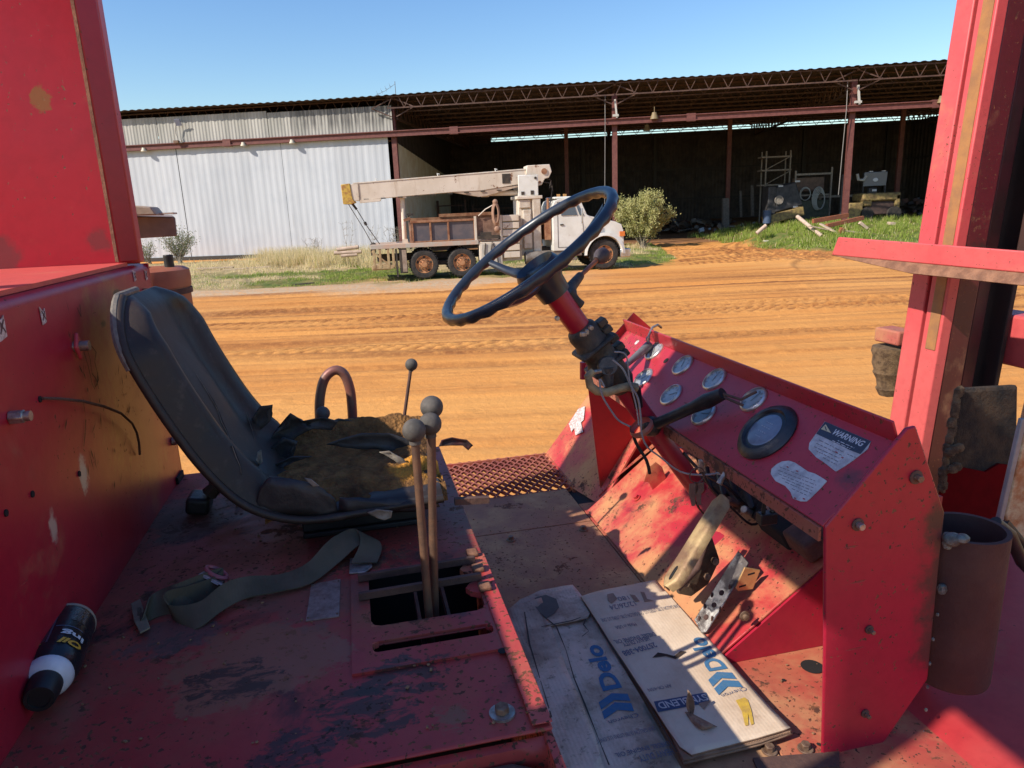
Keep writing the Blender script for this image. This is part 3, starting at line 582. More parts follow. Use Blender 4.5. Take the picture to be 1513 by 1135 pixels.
# cab and bonnet
arch = [(6.96+.70*math.cos(a), .56+.70*math.sin(a)) for a in np.linspace(math.pi*.98, math.pi*.04, 14)]
cabp = [(4.98,.78),(4.98,2.45),(5.06,2.62),(5.25,2.70),(5.95,2.72),(6.06,2.62),(6.30,2.08),(6.42,2.02),(7.40,1.78),(7.66,1.66),(7.74,1.40),(7.76,.86),(7.66,.74)] + arch[::-1] + [(6.2,.78)]
ext(MB(), cabp, .06, 2.26).build('cab', CAB, tr, bevel=.05, seg=3)
MB().b2((5.1,.3,2.70),(5.9,2.0,2.78)).build('roof_cap', CAB, tr, bevel=.03); MB().box((5.35,.7,2.83),(.12,.1,.1)).box((5.6,.7,2.83),(.12,.1,.1)).build('roof_marker', flat('amber',(.5,.25,.08)), tr)
MB().plate([(5.30,.045,2.08),(5.30,.045,2.50),(5.78,.045,2.50),(5.92,.045,2.08)], .02).build('side_window', GLS, tr)
MB().plate([(6.02,.045,2.06),(5.86,.045,2.48),(5.95,.045,2.48),(6.18,.045,2.06)], .02).build('quarter_window', GLS, tr)
m = MB(); dd = [(5.16,.9),(5.16,2.58),(5.88,2.58),(6.1,2.05),(6.16,1.5),(6.1,.9)]
for i in range(6): a, b = dd[i], dd[(i+1) % 6]; m.bar((a[0],.055,a[1]), (b[0],.055,b[1]), .012, .014)
m.build('door_seam', DRK, tr)
MB().b2((5.25,.03,1.72),(5.38,.055,1.77)).build('door_handle', DRK, tr)
MB().bar((6.05,.0,1.75),(6.05,-.25,1.8),.02,.02).bar((6.05,.0,2.3),(6.05,-.25,2.3),.02,.02).b2((6.0,-.32,1.78),(6.06,-.2,2.32)).build('mirror', CHR, tr, bevel=.01)
fa = MB(); P = [[],[]]
for a in np.linspace(math.pi*1.0, 0, 18):
    P[0].append(Vector((6.96+.70*math.cos(a), -.06, .56+.70*math.sin(a)))); P[1].append(Vector((6.96+.80*math.cos(a), -.03, .56+.82*math.sin(a))))
fa.grid(P).build('fender_flare', CAB, tr, solid=.1)
MB().b2((6.3,.3,.5),(7.6,2.0,1.25)).build('wheel_well', DRK, tr)
MB().b2((7.58,-.0,1.22),(7.775,.05,1.40)).b2((7.765,.2,1.1),(7.785,.5,1.4)).build('turn_signal', flat('orange_lens',(.75,.20,.04),.3), tr)
MB().b2((7.60,-.02,.42),(8.0,2.4,.74)).build('bumper', CHR, tr, bevel=.03); MB().b2((7.766,.6,.9),(7.79,1.75,1.5)).build('grille', DRK, tr)
MB().b2((4.95,.1,.55),(6.1,.5,.78)).b2((5.1,.02,.4),(5.9,.12,.5)).cyl((3.9,.3,.55),(4.9,.3,.55),.25,n=14).build('fuel_tank', simple('tank_grey',(.2,.17,.14),(.12,.09,.07),5,.6), tr, bevel=.02)
MB().b2((4.72,.3,1.2),(4.95,2.1,2.1)).build('rear_guard', RST, tr)
MB().cyl((4.86,.35,1.3),(4.86,.35,2.75),.05).build('exhaust_stack', RST, tr)
# ================================================================ THINGS IN AND BEFORE THE SHED
def P3(x, y, Y): return at(x, y, Y)
WOOD = simple('sawn_grey_timber', (.50,.38,.26), (.36,.26,.18), 6, .85); RB = simple('rusty_red_beam', (.32,.10,.04), (.22,.075,.035), 6, .8); LOG = simple('pale_round_pole', (.55,.40,.30), (.42,.30,.22), 6, .85)
def stick(name, a, b, w_, h_, mat, label, cat, group=None, rnd=False, Ya=38.5, Yb=None):
    p = P3(a[0], a[1], Ya); q = P3(b[0], b[1], Yb or Ya); mid = (p+q)/2; m = MB()
    (m.cyl(p-mid, q-mid, w_, n=10) if rnd else m.bar(p-mid, q-mid, w_, h_)); o = m.build(name, mat, None, loc=mid, bevel=0 if rnd else .008); return tag(o, label, cat, group)
GT = 'timbers and beams dumped on the grass mound'
stick('beam', (1201,327), (1253,318), .16, .22, RB, 'upper rust red beam lying on top of the timber heap on the mound', 'beam', GT, Ya=38.2, Yb=38.8)
stick('beam', (1221,334), (1275,322), .18, .2, RB, 'lower rust red beam lying across the timber heap in front of the other beam', 'beam', GT, Ya=37.5, Yb=38.2)
stick('pole', (1178,320), (1214,349), .10, 0, LOG, 'round pale pole leaning from the grass mound down to the left of the timber heap', 'pole', GT, True, 38.4, 36.6)
stick('plank', (1196,334), (1234,342), .25, .06, WOOD, 'grey plank under the rust red beams at the left of the heap', 'plank', GT, Ya=37.0)
stick('plank', (1246,341), (1305,348), .22, .08, WOOD, 'longest pale plank lying flat on the grass at the right of the heap', 'plank', GT, Ya=36.6)
stick('plank', (1212,331), (1240,346), .16, .07, WOOD, 'grey plank sloping forward through the middle of the timber heap', 'plank', GT, Ya=37.6, Yb=36.3)
stick('offcut', (1240,347), (1245,337), .22, .22, RB, 'short stubby brown block standing at the front of the timber heap', 'offcut', GT, Ya=36.4)
stick('offcut', (1270,329), (1281,338), .2, .15, LOG, 'small pinkish block on the grass right of the rust red beams', 'offcut', GT, Ya=37.5)
stick('offcut', (1313,330), (1321,331), .35, .15, LOG, 'small pale block lying alone in the grass near the mast', 'offcut', GT, Ya=38)
stick('plank', (1128,356), (1142,357), .25, .08, flat('pale_scrap',(.6,.55,.42)), 'short pale scrap board at the foot of the grass mound beside the sand', 'plank', Ya=38)
stick('root', (1118,345), (1132,333), .1, .1, LOG, 'crooked pale root poking out of the left flank of the mound', 'root', rnd=True, Ya=38)
GL = 'old boards lying along the white wall'
stick('plank', (292,397), (345,395), .16, .06, WOOD, 'left grey board lying on bare ground by the foot of the white wall', 'plank', GL, Ya=37)
stick('plank', (330,399), (400,394), .2, .06, WOOD, 'longer board lying on the dry ground left of the grass tufts', 'plank', GL, Ya=36.5)
stick('stick', (432,421), (464,418), .06, .05, DRK, 'dark straight stick lying alone on thin grass near the sand edge', 'stick', Ya=26.8)
for i, (a, b, l) in enumerate((((498,369),(530,365),'top log of the small pale heap behind the truck tail'), ((494,374),(534,372),'middle log of the small pale heap behind the truck tail'), ((504,378),(528,376),'lowest log of the small pale heap behind the truck tail'))):
    stick('log', a, b, .09, 0, LOG, l, 'log', 'logs heaped behind the truck tail', True, 34.5)
# tattered grey post things standing in the dark bay
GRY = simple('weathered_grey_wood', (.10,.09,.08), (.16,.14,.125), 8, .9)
stick('post', (1072,343), (1072,293), .42, .42, GRY, 'short thick weathered post standing in the shade left of the two thin poles', 'post', Ya=52)
stick('post', (1095,321), (1094,282), .14, .14, GRY, 'left one of two thin poles standing in the dark bay', 'post', Ya=54)
stick('post', (1112,319), (1111,274), .2, .2, GRY, 'right one of two thin poles standing in the dark bay beside the dark machine', 'post', Ya=54)
def rubble(loc, sz, n, mats, label, seed, cat='rubble'):
    rd = random.Random(seed); m = MB()
    for i in range(n):
        m.k = rd.randrange(len(mats)); R = Matrix.Rotation(rd.uniform(0,3), 3, 'Z') @ Matrix.Rotation(rd.gauss(0,.3), 3, 'X') @ Matrix.Rotation(rd.gauss(0,.3), 3, 'Y')
        m.box((rd.gauss(0,sz[0]*.35), rd.gauss(0,sz[1]*.35), rd.uniform(.05,sz[2])), (rd.uniform(.2,1.3)*.8, rd.uniform(.1,.5), rd.uniform(.04,.3)), R)
    o = m.build('rubble_heap', mats, None, loc=loc, smooth=0, kind='stuff'); return tag(o, label, cat)
SCR = flat('scrap_blue_white', (.30,.33,.38)); 
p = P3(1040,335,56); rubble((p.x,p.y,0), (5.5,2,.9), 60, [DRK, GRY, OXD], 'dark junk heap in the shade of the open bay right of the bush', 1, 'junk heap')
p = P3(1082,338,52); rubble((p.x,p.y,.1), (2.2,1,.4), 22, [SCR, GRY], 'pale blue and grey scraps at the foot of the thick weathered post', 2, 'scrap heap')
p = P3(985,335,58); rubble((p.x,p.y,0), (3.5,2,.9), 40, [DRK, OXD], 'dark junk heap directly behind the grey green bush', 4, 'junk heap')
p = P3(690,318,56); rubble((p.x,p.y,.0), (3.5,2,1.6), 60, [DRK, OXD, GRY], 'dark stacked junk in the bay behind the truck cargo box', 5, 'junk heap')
# shelf racks behind the truck
def rack(loc, w_, h_, d_, nsh, mat, label, rz=0):
    r = empty('storage_rack', loc, rz); tag(r, label, 'rack'); 
    for x in (-w_/2, w_/2):
        for y in (0, d_): MB().box((x,y,h_/2), (.1,.1,h_)).build('upright', mat, r)
    for i in range(nsh): MB().box((0,d_/2,h_*(i+.6)/nsh), (w_,d_,.09)).build('shelf', mat, r)
    return r
p = P3(668,330,58); rack((p.x,p.y,0), 2.2, 3.2, 1, 3, OXD, 'brown storage rack against the cream partition behind the truck'); 
p = P3(730,330,60); rack((p.x,p.y,0), 3.4, 2.8, 1, 3, OXD, 'wide low brown storage rack deep in the bay behind the crane pedestal')
# scaffold
p = P3(1147,300,52); zb = hz(p.x,47)+.0; sc_ = empty('scaffold', (p.x, p.y, .35)); tag(sc_, 'narrow welded scaffold tower standing in the shade above the dark machine', 'scaffold')
STG = simple('dull_steel', (.20,.17,.14), (.30,.25,.20), 8, .7)
for x in (-.85,.85):
    for y in (0,.9): MB().box((x,y,2.6), (.08,.08,5.2)).build('upright', STG, sc_)
for z in (2.9,3.9,4.8): MB().box((-.1,.45,z), (2.1,.9,.10)).build('platform', STG, sc_)
for z in (2.95,3.95): MB().bar((-.85,0,z),(.85,0,z+.85),.05,.05).build('brace', STG, sc_)
# hose rack
p = P3(1198,330,49); hr = empty('hose_rack', (p.x, p.y, .55)); tag(hr, 'open steel rack with coiled pale hoses hung on its front in the shade', 'rack')
for x in (-1.2,1.2): MB().box((x,0,1.75), (.09,.09,3.5+.3*(x>0))).build('upright', STG, hr)
MB().box((0,0,3.25), (2.4,.1,.12)).build('crossbar', STG, hr); MB().box((0,.1,1.9), (2.4,.1,.1)).build('crossbar', STG, hr); MB().box((0,.5,.9), (2.3,1,1.3)).build('tank', simple('dark_green_tank',(.05,.06,.04),(.09,.09,.06),4,.6), hr, bevel=.04); MB().box((-.1,.6,2.6), (1.9,.7,.9)).build('crate', simple('brown_crate',(.11,.07,.05),(.16,.1,.07),4,.8), hr, bevel=.03)
for cx_, cz_, rx, rz_, n in ((.35,1.65,.42,.75,6),(-.55,2.0,.35,.42,2)):
    m = MB()
    for j in range(n): m.tube([(cx_+rx*(1-.07*j)*math.cos(a)+.02*j, -.12-.03*j, cz_-.03*j+rz_*(1-.06*j)*math.sin(a)) for a in np.linspace(0,2*math.pi,26)], .028, 5)
    o = m.build('hose_coil', flat('pale_hose',(.42,.42,.38)), None, loc=(p.x,p.y,.55)); tag(o, 'larger coil of pale hose hanging on the right half of the steel rack' if n == 6 else 'smaller loop of pale hose hanging on the left half of the steel rack', 'hose')
# dark tilted machine left of the rack
p = P3(1155,330,46.5); z0 = hz(p.x,46.5)-.05; dm = empty('dark_machine', (p.x, p.y, z0)); tag(dm, 'dark tilted loader with dirty yellow base half hidden behind the grass mound', 'loader')
BLK = simple('black_machine_paint', (.02,.02,.022), (.05,.045,.045), 4, .6); YD = simple('dirty_yellow_paint', (.30,.21,.07), (.14,.09,.04), 5, .7)
Rt = Matrix.Rotation(-.22, 3, 'Y'); MB().box((.1,.6,1.75), (2.0,1.5,1.5), Rt, .85).build('cab', BLK, dm, bevel=.06); MB().box((-.75,.4,1.5),(.5,1.1,1.9)).build('tower', BLK, dm, bevel=.05)
MB().box((.15,.3,.65), (2.2,1.5,.55), Rt).build('base', YD, dm, bevel=.05); MB().b2((.7,-.4,.7),(1.15,.3,1.15)).build('corner_block', YD, dm, bevel=.05)
for x in (-.6,.75): MB().cyl((x,-.35,.4),(x,.05,.4),.4,n=18).build('wheel', TYR, dm)
MB().lathe((-.35,-.25,1.6),(0,-1,0),[(.28,0),(.28,.05),(.22,.05),(.22,.02),(0,.02)],18).build('round_cover', STG, dm)
for x, z in ((-.3,2.45),(.75,2.7),(.7,1.15)): MB().box((x,-.32,z),(.3,.03,.1)).build('label_plate', flat('pale_plate',(.5,.5,.5)), dm)
MB().cyl((-1.1,-.4,.2),(-1.1,-.4,1.0),.25,n=14).build('drum', flat('blue_drum',(.06,.09,.16)), dm)
# yellow forklift by the post
p = P3(1292,322,46); z0 = .72; yf = empty('yellow_forklift', (p.x, p.y, z0)); tag(yf, 'dirty yellow forklift with grey panelled guard parked in shade right of the post', 'forklift')
MB().box((.15,.3,1.45), (2.4,1.5,.5)).b2((-1.0,-.4,.9),(-.4,.5,1.5)).b2((1.0,-.45,.7),(1.35,.4,1.6)).build('bonnet', YD, yf, bevel=.1); MB().b2((-.8,-.3,.35),(1.25,1.2,1.2)).build('body', simple('brown_black_body',(.05,.03,.025),(.09,.05,.04),4,.8), yf, bevel=.08)
MB().box((0,.3,2.9-.35), (1.45,.1,.85), Matrix.Rotation(.12,3,'X')).build('guard_panel', flat('slate_panel',(.17,.19,.22),.35), yf, bevel=.03)
MB().ball((0,.24,2.5),.12,12,(1.4,.2,1)).box((-.3,.3,3.02),(.22,.1,.05)).box((.5,.3,3.02),(.22,.1,.05)).build('panel_light', flat('pale_lens',(.6,.62,.65)), yf)
for x in (-.7,.7): MB().bar((x,.35,1.5),(x,.4,2.95),.07,.07).build('guard_post', BLK, yf)
MB().box((-.2,.2,1.85),(.5,.3,.35)).build('seat', BLK, yf, bevel=.05); MB().box((-.15,-.0,1.86),(.28,.03,.12)).build('label_plate', flat('pale_plate2',(.5,.5,.5)), yf)
for x in (-.75,1.0): MB().cyl((x,-.5,.42),(x,-.15,.42),.42,n=20).build('wheel', TYR, yf)
MB().cyl((-1.9,.6,.0),(-1.9,.6,2.9),.09).cyl((-1.55,.6,.0),(-1.55,.6,2.9),.09).box((-1.72,.5,2.7),(.6,.2,.3)).build('mast', BLK, yf); MB().tube([(-1.2,.2,2.9),(-1.1,.2,2.55),(-.8,.2,2.5),(-.62,.2,2.75)],.09,8).build('arm_rest', flat('pale_arm',(.36,.35,.33)), yf)
MB().b2((-1.9,-.5,.1),(-1.0,.2,1.15)).build('counterweight', YD, yf, bevel=.08)
p = P3(1240,305,50); tb = empty('work_bench', (p.x,p.y,.75)); tag(tb, 'steel work bench in the shade directly behind the second shed post', 'bench'); MB().box((0,.4,1.55),(3.0,1,.14)).build('top', STG, tb)
for x in (-1.3,1.3): MB().box((x,.1,.75),(.12,.12,1.5)).build('leg', STG, tb)
p = P3(1345,300,50); rubble((p.x,p.y,.8), (3,1.5,1.1), 40, [DRK, OXD, BLK], 'dark low junk along the side wall right of the yellow forklift', 8, 'junk heap')
# ================================================================ THE FORKLIFT WE STAND ON (u forward, v away, w up from eye level)
FK = empty('forklift', Lu*FO.x + Tv*FO.y, A); tag(FK, 'old red forklift in the foreground with torn black seat, gauge dashboard and tall mast', 'forklift')
def fb(m, name, mat, parent=None, **k): return m.build(name, mat, parent or FK, off=FO, **k)
V3 = lambda *a: Vector(a)
DW, FW = -.58, -.92                                   # deck level, footwell level
P_DECK = paint('red_deck_paint', (.36,.022,.026), (.37,.06,.042), rust=.60, chips=.55, dust=.60, oil=.75, rough=.5, dustcol=(.26,.115,.06),
   stains_and_patches=[((-.18,.90,DW),.09,.11,(1,1,1),(.26,.115,.06),.75), ((-.10,1.05,DW),.07,.10,(1,1,1),(.17,.08,.055),.6), ((-.19,.86,DW),.045,.052,(.8,1.2,1),(.034,.020,.014),.88), ((-.03,.76,DW),.055,.062,(1,1.2,1),(.034,.020,.014),.88), ((.02,.81,DW),.03,.036,(.6,1,1),(.034,.020,.014),.88), ((-.12,.71,DW),.035,.042,(.8,1,1),(.03,.02,.02),.85), ((-.30,1.0,DW),.05,.065,(1,1,1),(.10,.075,.065),.7), ((.07,.72,DW),.02,.026,(1,1,1),(.20,.09,.045),.8), ((-.36,1.45,DW),.06,.08,(1,.6,1),(.14,.07,.05),.7), ((.17,1.1,DW),.01,.05,(1,.12,1),(.24,.10,.05),.8), ((.0,1.35,DW),.1,.35,(1,1,1),(.16,.06,.04),.5)])
P_LIP = paint('red_lip_paint', (.46,.045,.042), (.46,.085,.06), rust=.55, chips=.85, dust=.60, oil=.25, rough=.55)
P_CAB = paint('red_side_paint', (.38,.010,.030), (.38,.018,.034), rust=.04, chips=.12, dust=.10, rough=.38, stains_and_patches=[
   ((-.43,1.42,-.28),.06,.17,(1,.9,.75),(.44,.17,.045),.75), ((-.43,1.50,-.42),.05,.16,(1,1,.8),(.42,.17,.05),.6), ((-.43,1.36,-.17),.005,.02,(1,1,2.5),(.02,.014,.01),.95), ((-.43,1.46,-.125),.008,.018,(1,.6,3),(.02,.014,.01),.9),  # two wide ochre patches, then two small dark spots
   ((-.43,1.155,-.37),.008,.02,(1,1,.55),(.55,.42,.30),1.), ((-.43,1.02,-.40),.006,.016,(1,1,.6),(.55,.38,.28),.9)])
P_TOP = paint('faded_top_paint', (.60,.085,.070), (.62,.12,.09), rust=.10, chips=.2, dust=.18, rough=.5)
P_BACK = paint('red_back_plate_paint', (.36,.004,.018), (.33,.006,.022), rust=.03, chips=.08, dust=.10, rough=.34, stains_and_patches=[((-.55,1.62,.24),.012,.018,(.9,1,.7),(.22,.09,.02),.9), ((-.49,1.62,-.035),.012,.03,(1,1,1),(.10,.03,.03),.6), ((-.68,1.62,-.06),.02,.05,(1,1,1),(.12,.03,.03),.7)])
P_EDGE = paint('pink_edge_paint', (.50,.05,.065), (.50,.075,.085), rust=.10, chips=.25, dust=.1, rough=.45)
P_DASH = paint('red_dash_paint', (.42,.018,.036), (.42,.035,.045), rust=.25, chips=.35, dust=.12, rough=.42, stains_and_patches=[((.74,.91,-.44),.006,.03,(1,1,1),(.05,.03,.03),.7)])
P_SIDE = paint('red_side_plate_paint', (.38,.010,.034), (.36,.018,.038), rust=.16, chips=.3, dust=.06, rough=.38, stains_and_patches=[((.90,.88,-.60),.018,.06,(1,1,.35),(.05,.03,.025),.95), ((.90,.88,-.75),.012,.045,(1,1,.6),(.05,.03,.025),.9)])
P_TOE = paint('red_toe_paint', (.44,.020,.028), (.44,.035,.035), rust=.55, chips=.45, dust=.85, oil=.45, rough=.55, dustcol=(.50,.24,.10))
P_FLOOR = paint('rusty_floor_paint', (.27,.105,.055), (.34,.15,.075), rust=.5, chips=.4, dust=.7, rough=.75, dustcol=(.50,.29,.14))
P_FLR2 = paint('red_rust_floor_paint', (.42,.04,.035), (.42,.14,.07), rust=.55, chips=.5, dust=.65, rough=.7, dustcol=(.48,.25,.11))
P_MAST = paint('faded_mast_paint', (.56,.065,.070), (.58,.095,.09), rust=.10, chips=.25, dust=.15, rough=.5)
P_FEND = paint('fender_paint', (.46,.03,.035), (.50,.07,.06), rust=.12, chips=.25, dust=.15, rough=.45)
RUS = simple('brown_rust', (.16,.07,.038), (.28,.13,.07), 30, .8, bump=.5, bd=.003); DRUS = simple('dark_brown_rust', (.075,.038,.030), (.13,.065,.045), 18, .8, bump=.5, bd=.003)
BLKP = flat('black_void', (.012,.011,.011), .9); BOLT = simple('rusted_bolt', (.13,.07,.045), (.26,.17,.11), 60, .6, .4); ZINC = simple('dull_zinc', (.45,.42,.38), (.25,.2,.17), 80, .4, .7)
GREASE = simple('grease_and_sand', (.014,.010,.008), (.07,.04,.02), 14, .9, bump=1., bd=.01); CRUST = simple('sandy_crust', (.24,.15,.075), (.10,.058,.03), 40, .95, bump=1., bd=.01)
# cabinet on the left: side sheet with rolled top edge, top sheet, upper bulkhead
m = MB(); P = []
for v in np.linspace(.30, 1.708, 30):
    row = []; wt = -.087
    for a in np.linspace(0, math.pi/2, 5): row.append(V3(-.445+.015*math.cos(a)*1.0, v, wt-.015+.015*math.sin(a)))
    P.append([V3(-.43, v, -.62)] + row + [V3(-1.3, v, wt-.004)])
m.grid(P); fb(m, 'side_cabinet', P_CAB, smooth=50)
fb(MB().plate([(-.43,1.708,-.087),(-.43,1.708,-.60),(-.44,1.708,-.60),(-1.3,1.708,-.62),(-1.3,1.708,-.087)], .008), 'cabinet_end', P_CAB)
fb(MB().b2((-1.32,.3,-.086), (-.447,1.62,-.079)), 'cabinet_top', P_TOP)
fb(MB().b2((-1.4,1.622,-.082), (-.458,1.640,1.1)), 'upper_bulkhead', P_BACK)
fb(MB().plate([(-.458,1.60,-.078),(-.458,1.60,1.1),(-.428,1.628,1.1),(-.427,1.632,-.078)], .008), 'bulkhead_gusset', P_BACK, bevel=.003)
fb(MB().b2((-.462,1.596,-.076),(-.456,1.606,1.1)), 'weld_seam', RUS)
fb(MB().b2((-.458,1.634,-.082),(-.426,1.672,1.1)), 'bulkhead_edge', P_EDGE, bevel=.004)
fb(MB().b2((-.4295,1.645,-.60),(-.424,1.70,-.565)), 'dark_notch', BLKP)
# stickers, bolts, wire on the cabinet side
WHT = simple('torn_white_sticker', (.62,.55,.52), (.40,.28,.25), 120, .7, lo=.4, hi=.6)
def onside(px, py): return fk(px, py, u=-.4285)
for x, y, s in ((2,482,.018),(64,466,.013),(199,407,.012),(216,406,.012)):
    c = onside(x, y); m = MB(); m.plate([(-.4285,c.y-s*.62,c.z-s),(-.4285,c.y+s*.5,c.z-s*.8),(-.4285,c.y+s*.6,c.z+s*.7),(-.4285,c.y+s*.1,c.z+s*.4),(-.4285,c.y-s*.6,c.z+s)], .0008)
    o = fb(m, 'sticker', WHT); mk = MB(); mk.ball((-.4279,c.y,c.z),s*.22,8,(.05,1,1)).bar((-.4278,c.y-s*.4,c.z-s*.5),(-.4278,c.y+s*.4,c.z+s*.4),s*.12,.0006,(1,0,0)).bar((-.4278,c.y+s*.4,c.z-s*.5),(-.4278,c.y-s*.35,c.z+s*.5),s*.10,.0006,(1,0,0)); fb(mk, 'print', flat('sticker_ink',(.12,.06,.06)), o)
c = onside(111, 512); m = MB(); m.plate([(-.424,c.y-.013,c.z),(-.424,c.y,c.z-.022),(-.424,c.y+.013,c.z),(-.424,c.y,c.z+.022)], .006); o = fb(m, 'latch_plate', P_EDGE, bevel=.002); fb(MB().cyl((-.43,c.y,c.z),(-.408,c.y,c.z),.008), 'latch_bolt', ZINC, o)
c = onside(16, 617); o = fb(MB().cyl((-.43,c.y,c.z),(-.413,c.y,c.z),.009,n=6), 'stub_bolt', ZINC, bevel=.0015); fb(MB().cyl((-.413,c.y,c.z),(-.406,c.y,c.z),.0065), 'stub_end', ZINC, o)
c = onside(255, 652); fb(MB().cyl((-.43,c.y,c.z),(-.418,c.y,c.z),.010,n=12), 'button_bolt', ZINC, bevel=.002)
c = onside(213, 430); fb(MB().cyl((-.43,c.y,c.z),(-.415,c.y,c.z),.006,n=6), 'button_bolt', BOLT, bevel=.001)
for x, y in ((10,758),(49,730),(60,590),(118,700)): c = onside(x, y); fb(MB().cyl((-.431,c.y,c.z),(-.4282,c.y,c.z),.0045,n=10), 'hole', BLKP)
W = [onside(*p) for p in ((60,589),(80,590),(110,594),(140,602),(165,612),(183,627),(192,640),(199,655),(204,672))]
fb(MB().tube([p+V3(.003+.012*math.sin(math.pi*i/8),0,0) for i,p in enumerate(W)], .0022, 6), 'wire', DRUS)
rd = random.Random(4); m = MB()
for _ in range(70):
    x = rd.gauss(165, 45); y = rd.gauss(590, 75); 
    if x < 95 or x > 262 or y < 440 or y > 720: continue
    c = onside(x, y); L_ = rd.uniform(.002,.016); a = rd.gauss(1.3,.5); d = V3(0, math.cos(a), math.sin(a))*L_; t = V3(0,-d.z,d.y).normalized()*rd.uniform(.0006,.0022)
    m.add([c-d, c+t, c+d, c-t], [(0,1,2,3)])
for path in (((127,510),(133,530),(136,552),(142,560),(146,575)), ((124,520),(130,540),(136,566),(140,575)), ((127,620),(126,640),(124,660)),((118,450),(120,468),(114,455)),((130,505),(142,520),(140,535),(146,560),(141,572))):
    pp = [onside(*p) for p in path]
    for a_, b_ in zip(pp, pp[1:]): t = V3(0, -(b_-a_).z, (b_-a_).y).normalized()*.0012; m.add([a_-t,a_+t,b_+t*.6,b_-t*.6],[(0,1,2,3)])
fb(m, 'scratch', flat('scratch_rust',(.09,.03,.018),.8), smooth=0)
# ---- seat deck with openings
us = [-.432,-.018,.155,.178]; 
def cells(m, ulist, vlist, holes, w, th):
    for i in range(len(ulist)-1):
        for j in range(len(vlist)-1):
            if (i, j) in holes: continue
            m.b2((ulist[i],vlist[j],w-th), (ulist[i+1],vlist[j+1],w))
ul = [-.432,-.044,-.018,.150,.178]; vl = [.672,.829,.868,.893,.931,1.105,1.712]
m = MB(); cells(m, ul, vl, {(2,2),(2,4)}, DW, .005); dk = fb(m, 'seat_deck', P_DECK)
bmx = bmesh.new(); bmx.from_mesh(dk.data); bmesh.ops.remove_doubles(bmx, verts=bmx.verts, dist=1e-4)
dup_f = {}
for f in list(bmx.faces):
    key = tuple(sorted(v.index for v in f.verts)); dup_f.setdefault(key, []).append(f)
kill = [f for fs in dup_f.values() if len(fs) > 1 for f in fs]; bmesh.ops.delete(bmx, geom=kill, context='FACES_ONLY')
bmesh.ops.dissolve_limit(bmx, angle_limit=.01, verts=bmx.verts, edges=bmx.edges); bmesh.ops.recalc_face_normals(bmx, faces=bmx.faces); bmx.to_mesh(dk.data); bmx.free()
q = dk.modifiers.new('b','BEVEL'); q.width = .003; q.segments = 2; q.limit_method = 'ANGLE'
# lever plate: slightly proud sheet with the same openings, rounded corners by fillets
m = MB(); cells(m, [-.046,-.018,.150,.166], [.829,.868,.893,.931,1.095], {(1,1),(1,3)}, DW+.004, .0039); fb(m, 'lever_plate', P_DECK)
m = MB()
for cx_, cy_, sx, sy in ((-.018,.868,1,1),(.150,.868,-1,1),(-.018,.893,1,-1),(.150,.893,-1,-1)):
    r = .0085; m = MB(); m.plate([(cx_,cy_,DW-.001),(cx_+sx*r,cy_,DW-.001),(cx_+sx*r*.3,cy_+sy*r*.3,DW-.001),(cx_,cy_+sy*r,DW-.001)], .009); fb(m, 'corner_fillet', P_LIP, smooth=0)
for cx_, cy_, sx, sy in ((.150,.931,-1,1),(-.018,.931,1,1)):
    r = .016; m = MB(); m.plate([(cx_,cy_,DW-.001),(cx_+sx*r,cy_,DW-.001),(cx_+sx*r*.3,cy_+sy*r*.3,DW-.001),(cx_,cy_+sy*r,DW-.001)], .009); fb(m, 'corner_fillet', P_LIP, smooth=0)
for vv in (1.0,1.062): fb(MB().plate([(.150,vv-.022,DW-.001),(.136,vv-.012,DW-.001),(.130,vv,DW-.001),(.138,vv+.012,DW-.001),(.150,vv+.018,DW-.001)], .009), 'corner_fillet', P_LIP, smooth=0)
m = MB(); m.b2((.1545,.675,DW+.0042),(.1785,1.10,DW+.0062)); fb(m, 'edge_strip', P_LIP, bevel=.001)
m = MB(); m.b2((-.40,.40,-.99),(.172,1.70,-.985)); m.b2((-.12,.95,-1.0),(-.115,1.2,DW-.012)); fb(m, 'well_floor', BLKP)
fb(MB().b2((.168,.42,-.96),(.178,1.71,DW-.0102)), 'deck_front', P_LIP)
fb(MB().b2((-.42,1.705,-.96),(.168,1.712,DW-.0102)), 'deck_end', P_LIP)
fb(MB().b2((-.08,.80,DW-.03),(.166,.905,DW-.028)), 'slot_shade_sheet', BLKP); fb(MB().b2((-.07,.86,-.80),(.165,.862,-.592)).b2((-.07,1.125,-.8),(.165,1.127,-.592)).b2((-.07,.862,-.8),(-.068,1.125,-.592)), 'well_shade_sheets', BLKP)  # black sheets added under the openings in place of shade in the hollow
for vv in (1.070,1.012): fb(MB().bar((-.034,vv-.004,DW+.012),(.158,vv+.002,DW+.012),.0075,.012), 'guide_bar', DRUS, bevel=.001)
for uu, vv in ((.055,1.0),(.1,1.03)): fb(MB().bar((uu,vv-.06,DW-.04),(uu,vv+.07,DW-.04),.005,.02), 'link_rod', DRUS)
fb(MB().b2((.165,.86,DW+.0045),(.171,.868,DW+.0050)), 'mark', BLKP)
c = fk(742,962,w=DW+.0045); fb(MB().cyl(c, c+V3(0,0,.0008), .006, n=12), 'hole', BLKP)
# bracket bits at the edge (rust tabs)
for vv in (1.10,1.045,.985): fb(MB().box((.158,vv,DW+.010),(.020,.022,.008)), 'tab', RUS, bevel=.003)
c = fk(742,1055,w=DW); wsh = fb(MB().lathe(c, (0,0,1), [(.0,.003),(.0155,.003),(.0155,0)], 24), 'washer', ZINC); fb(MB().cyl(c+V3(0,0,.003), c+V3(0,0,.011), .009, n=6), 'bolt_head', BOLT, wsh, bevel=.001)
